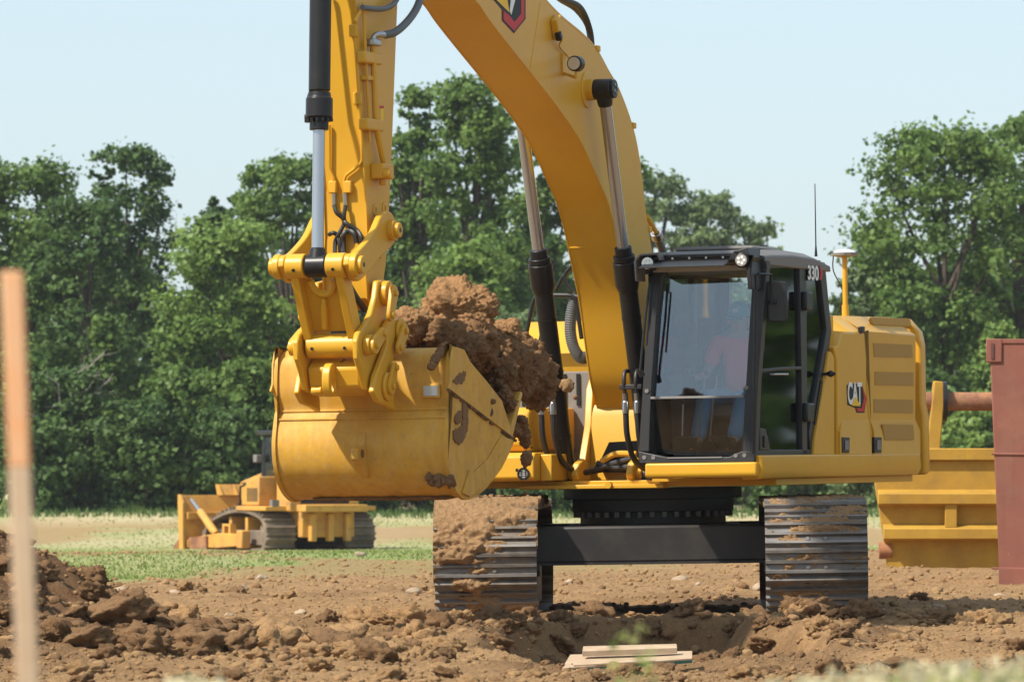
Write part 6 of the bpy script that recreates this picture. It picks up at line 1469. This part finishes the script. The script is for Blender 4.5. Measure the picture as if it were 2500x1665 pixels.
for i, (px, top_, d, w, hu, lb_) in enumerate(SH):
    tree('shrub', lb_, px, top_, d, w, .0, hu, (26 if w < 200 else 34) if px < 720 or px > 2030 or 1000 < px < 1300 else 18, 120, 40 + i, leaf=.22, blobr=.16, cat='shrub', trunk=False, shape=-1 if w < 140 else 1)
# solid dark depth of the wood behind the first row, one mass
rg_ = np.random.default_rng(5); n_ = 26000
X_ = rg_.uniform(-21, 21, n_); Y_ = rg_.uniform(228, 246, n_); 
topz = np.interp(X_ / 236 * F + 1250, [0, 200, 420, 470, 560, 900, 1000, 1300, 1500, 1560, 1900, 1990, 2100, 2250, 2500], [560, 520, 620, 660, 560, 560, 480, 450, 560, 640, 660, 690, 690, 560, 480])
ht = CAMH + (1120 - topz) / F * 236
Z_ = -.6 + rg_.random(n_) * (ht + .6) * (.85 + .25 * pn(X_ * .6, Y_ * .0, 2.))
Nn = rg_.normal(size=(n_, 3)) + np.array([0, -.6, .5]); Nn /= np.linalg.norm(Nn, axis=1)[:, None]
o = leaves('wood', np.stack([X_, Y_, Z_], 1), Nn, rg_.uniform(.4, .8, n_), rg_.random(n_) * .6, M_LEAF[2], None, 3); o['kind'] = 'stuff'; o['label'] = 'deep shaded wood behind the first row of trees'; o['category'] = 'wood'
for sgn, lb_ in ((-1, 'wood running on past the orange stake'), (1, 'wood running on past the rust red box')):
    n_ = 13000; X_ = sgn * rg_.uniform(20, 78, n_); Y_ = rg_.uniform(212, 240, n_); hh_ = 11.5 + 4.5 * pn(X_ * .16, Y_ * .05, 3.) + 2 * pn(X_ * .5, Y_ * .2, 5.)
    Z_ = -.7 + rg_.random(n_) ** .8 * hh_; Nn = rg_.normal(size=(n_, 3)) + np.array([0, -.6, .5]); Nn /= np.linalg.norm(Nn, axis=1)[:, None]
    o = leaves('wood', np.stack([X_, Y_, Z_], 1), Nn, rg_.uniform(.4, .8, n_), np.clip(.3 + .5 * pn(X_ * .3, Y_ * .3, Z_ * .3) + rg_.normal(size=n_) * .15, 0, 1), M_LEAF[0], None, 7); o['kind'] = 'stuff'; o['label'] = lb_; o['category'] = 'wood'
n_ = 16000; a_ = rg_.uniform(R(24), R(85), n_); rad_ = rg_.uniform(108, 116, n_)
X_ = 1 + np.sin(a_) * rad_; Y_ = 47 + np.cos(a_) * rad_; Z_ = -1.2 + rg_.random(n_) * (13 + 4 * pn(a_ * 16, a_ * 0, 1.) + 2 * pn(a_ * 60, a_ * 0, 4.)); Nn = rg_.normal(size=(n_, 3)) + np.array([-.5, -.5, .5]); Nn /= np.linalg.norm(Nn, axis=1)[:, None]
o = leaves('wood', np.stack([X_, Y_, Z_], 1), Nn, rg_.uniform(.7, 1.5, n_), rg_.random(n_) * .6, M_LEAF[0], None, 6); o['kind'] = 'stuff'; o['label'] = 'wood curving round the far right side of the site'; o['category'] = 'wood'
# unseen low hedge added behind the camera so the windscreen mirrors something dark
n_ = 9000; a_ = rg_.uniform(-1.35, .3, n_); rad_ = rg_.uniform(118, 124, n_)
X_ = np.sin(a_) * rad_; Y_ = -np.cos(a_) * rad_; Z_ = rg_.random(n_) * (2.4 + .9 * pn(a_ * 22, a_ * 0, 1.) + .5 * pn(a_ * 70, a_ * 0, 4.)); Nn = rg_.normal(size=(n_, 3)); Nn /= np.linalg.norm(Nn, axis=1)[:, None]
o = leaves('hedge', np.stack([X_, Y_, Z_], 1), Nn, rg_.uniform(.6, 1.1, n_), rg_.random(n_) * .6, M_LEAF[2], None, 4); o['kind'] = 'stuff'; o['label'] = 'unseen dark low hedge added behind the camera for the windscreen to mirror'; o['category'] = 'hedge'

# ================================================================== GRASS
def blades(name, X, Y, Zb, h, w, m, tint, seedv, label, lean=.35, lo=0):
    n = len(X); rg_ = np.random.default_rng(seedv); a = rg_.uniform(0, 6.283, n); dx, dy = np.cos(a), np.sin(a)
    b = np.stack([X, Y, Zb], 1); u_ = np.stack([dx, dy, 0 * dx], 1) * (w / 2)[:, None]
    tip = b + np.stack([rg_.normal(size=n) * h * lean, rg_.normal(size=n) * h * lean, h], 1); mid = b * .45 + tip * .55 + np.stack([0 * h, 0 * h, h * .06], 1)
    v = np.stack([b - u_, b + u_, mid + u_ * .6, tip], 1).reshape(-1, 3); v2 = v.reshape(n, 4, 3); v2[:, 3] = tip; f = np.arange(n * 4).reshape(n, 4)
    me = np_mesh(name, v, f, m, False); at = me.attributes.new('tint', 'FLOAT', 'POINT'); at.data.foreach_set('value', np.repeat(np.clip(tint, 0, 1), 4).astype(np.float32))
    o = link(name, me); o['kind'] = 'stuff'; o['label'] = label; o['category'] = 'grass'; return o
n_ = 60000; Y_ = 60 + 150 * rg_.random(n_) ** 1.8; X_ = (rg_.random(n_) * 2 - 1) * 1350 / F * Y_
z_, f_, g_, d_ = ground_parts(X_, Y_); k_ = (g_ > .35) & (rg_.random(n_) < g_)
# keep the grass off the bulldozer, box and shield
k_ &= ~((np.abs(Y_ - TS - 1) < 1.6) & (X_ > 3.9)) & ~((np.abs(Y_ - RB - 1.5) < 2) & (X_ > 4.4))
X_, Y_, z_, d_ = X_[k_], Y_[k_], z_[k_], d_[k_]; h_ = rg_.uniform(.02, .055, len(X_)) * (1 + .5 * sstep(150, 190, Y_))
blades('field_grass', X_, Y_, z_ - .01, h_, .02 + Y_ * .00035, M_GRASS, np.clip(rg_.normal(size=len(X_)) * .25 + .35 + .5 * d_, 0, 1), 9, 'short green grass growing beyond the bare soil')
n_ = 3500; Y_ = rg_.uniform(196, 204, n_); X_ = (rg_.random(n_) * 2 - 1) * 1350 / F * Y_; z_ = ground_parts(X_, Y_)[0]
blades('tall_grass', X_, Y_, z_, rg_.uniform(.12, .3, n_), np.full(n_, .07), M_LEAF[2], rg_.random(n_) * .8, 10, 'tall dark grass along the foot of the wood')
# out-of-focus seeding grass close to the camera
def tuft(px0, px1, top0, top1, d0, d1, n_, m, label, sd, w=.006):
    rg2 = np.random.default_rng(sd); Y_ = rg2.uniform(d0, d1, n_); px = rg2.uniform(px0, px1, n_); tpy = rg2.uniform(0, 1, n_) ** .6
    X_ = (px - 1250) / F * Y_; tt = np.interp(px, [px0, (px0 * .45 + px1 * .55), px1], [top0, top1, top1 - 15]); hh = CAMH - (tt + (1 - tpy) * 90 - 1120) / F * Y_
    blades('grass_tuft', X_, Y_, np.zeros(n_) - .02, hh, np.full(n_, w), m, rg2.random(n_), sd, label, .03)
    k_ = 7; C_ = np.stack([np.repeat(X_, k_), np.repeat(Y_, k_), np.repeat(hh, k_)], 1) + np.stack([rg2.normal(size=n_ * k_) * .012, rg2.normal(size=n_ * k_) * .012, -rg2.random(n_ * k_) * .10], 1)
    Nn_ = rg2.normal(size=(n_ * k_, 3)); Nn_ /= np.linalg.norm(Nn_, axis=1)[:, None]
    o = leaves('seed_heads', C_, Nn_, rg2.uniform(.012, .028, n_ * k_), rg2.random(n_ * k_), m, None, sd); o['kind'] = 'stuff'; o['label'] = 'seed heads of the ' + label; o['category'] = 'grass'
tuft(1690, 2520, 1685, 1612, 9.0, 11.5, 330, M_DRYG, 'pale seeding grass growing close to the camera', 21, .010)
tuft(2150, 2520, 1655, 1630, 9.0, 11.0, 180, M_GRASS, 'green grass mixed among the pale seeding grass', 22, .009)
tuft(1490, 1600, 1500, 1500, 9.6, 10.4, 5, M_GRASS, 'few thin green stalks growing close to the camera', 23, .011)
tuft(330, 560, 1655, 1640, 9.0, 11.0, 60, M_DRYG, 'thin pale grass tips close to the camera by the stake', 24)
# ================================================================== HAZE
mb = MB(); mb.bx(-3100, 3100, -3100, 6100, -4, 24)
hzm = bpy.data.materials.new('haze'); hzm.use_nodes = True; hn = hzm.node_tree.nodes
for n in list(hn): hn.remove(n)
ho = hn.new('ShaderNodeOutputMaterial'); pv = hn.new('ShaderNodeVolumePrincipled'); pv.inputs['Density'].default_value = .00016; pv.inputs['Color'].default_value = (.95, .97, 1.0, 1); pv.inputs['Anisotropy'].default_value = .3
hzm.node_tree.links.new(pv.outputs[0], ho.inputs['Volume'])
haze = part('haze', mb, hzm, smooth=0); haze['kind'] = 'stuff'; haze['label'] = 'thin pale summer haze over the whole site'
bpy.context.view_layer.update()
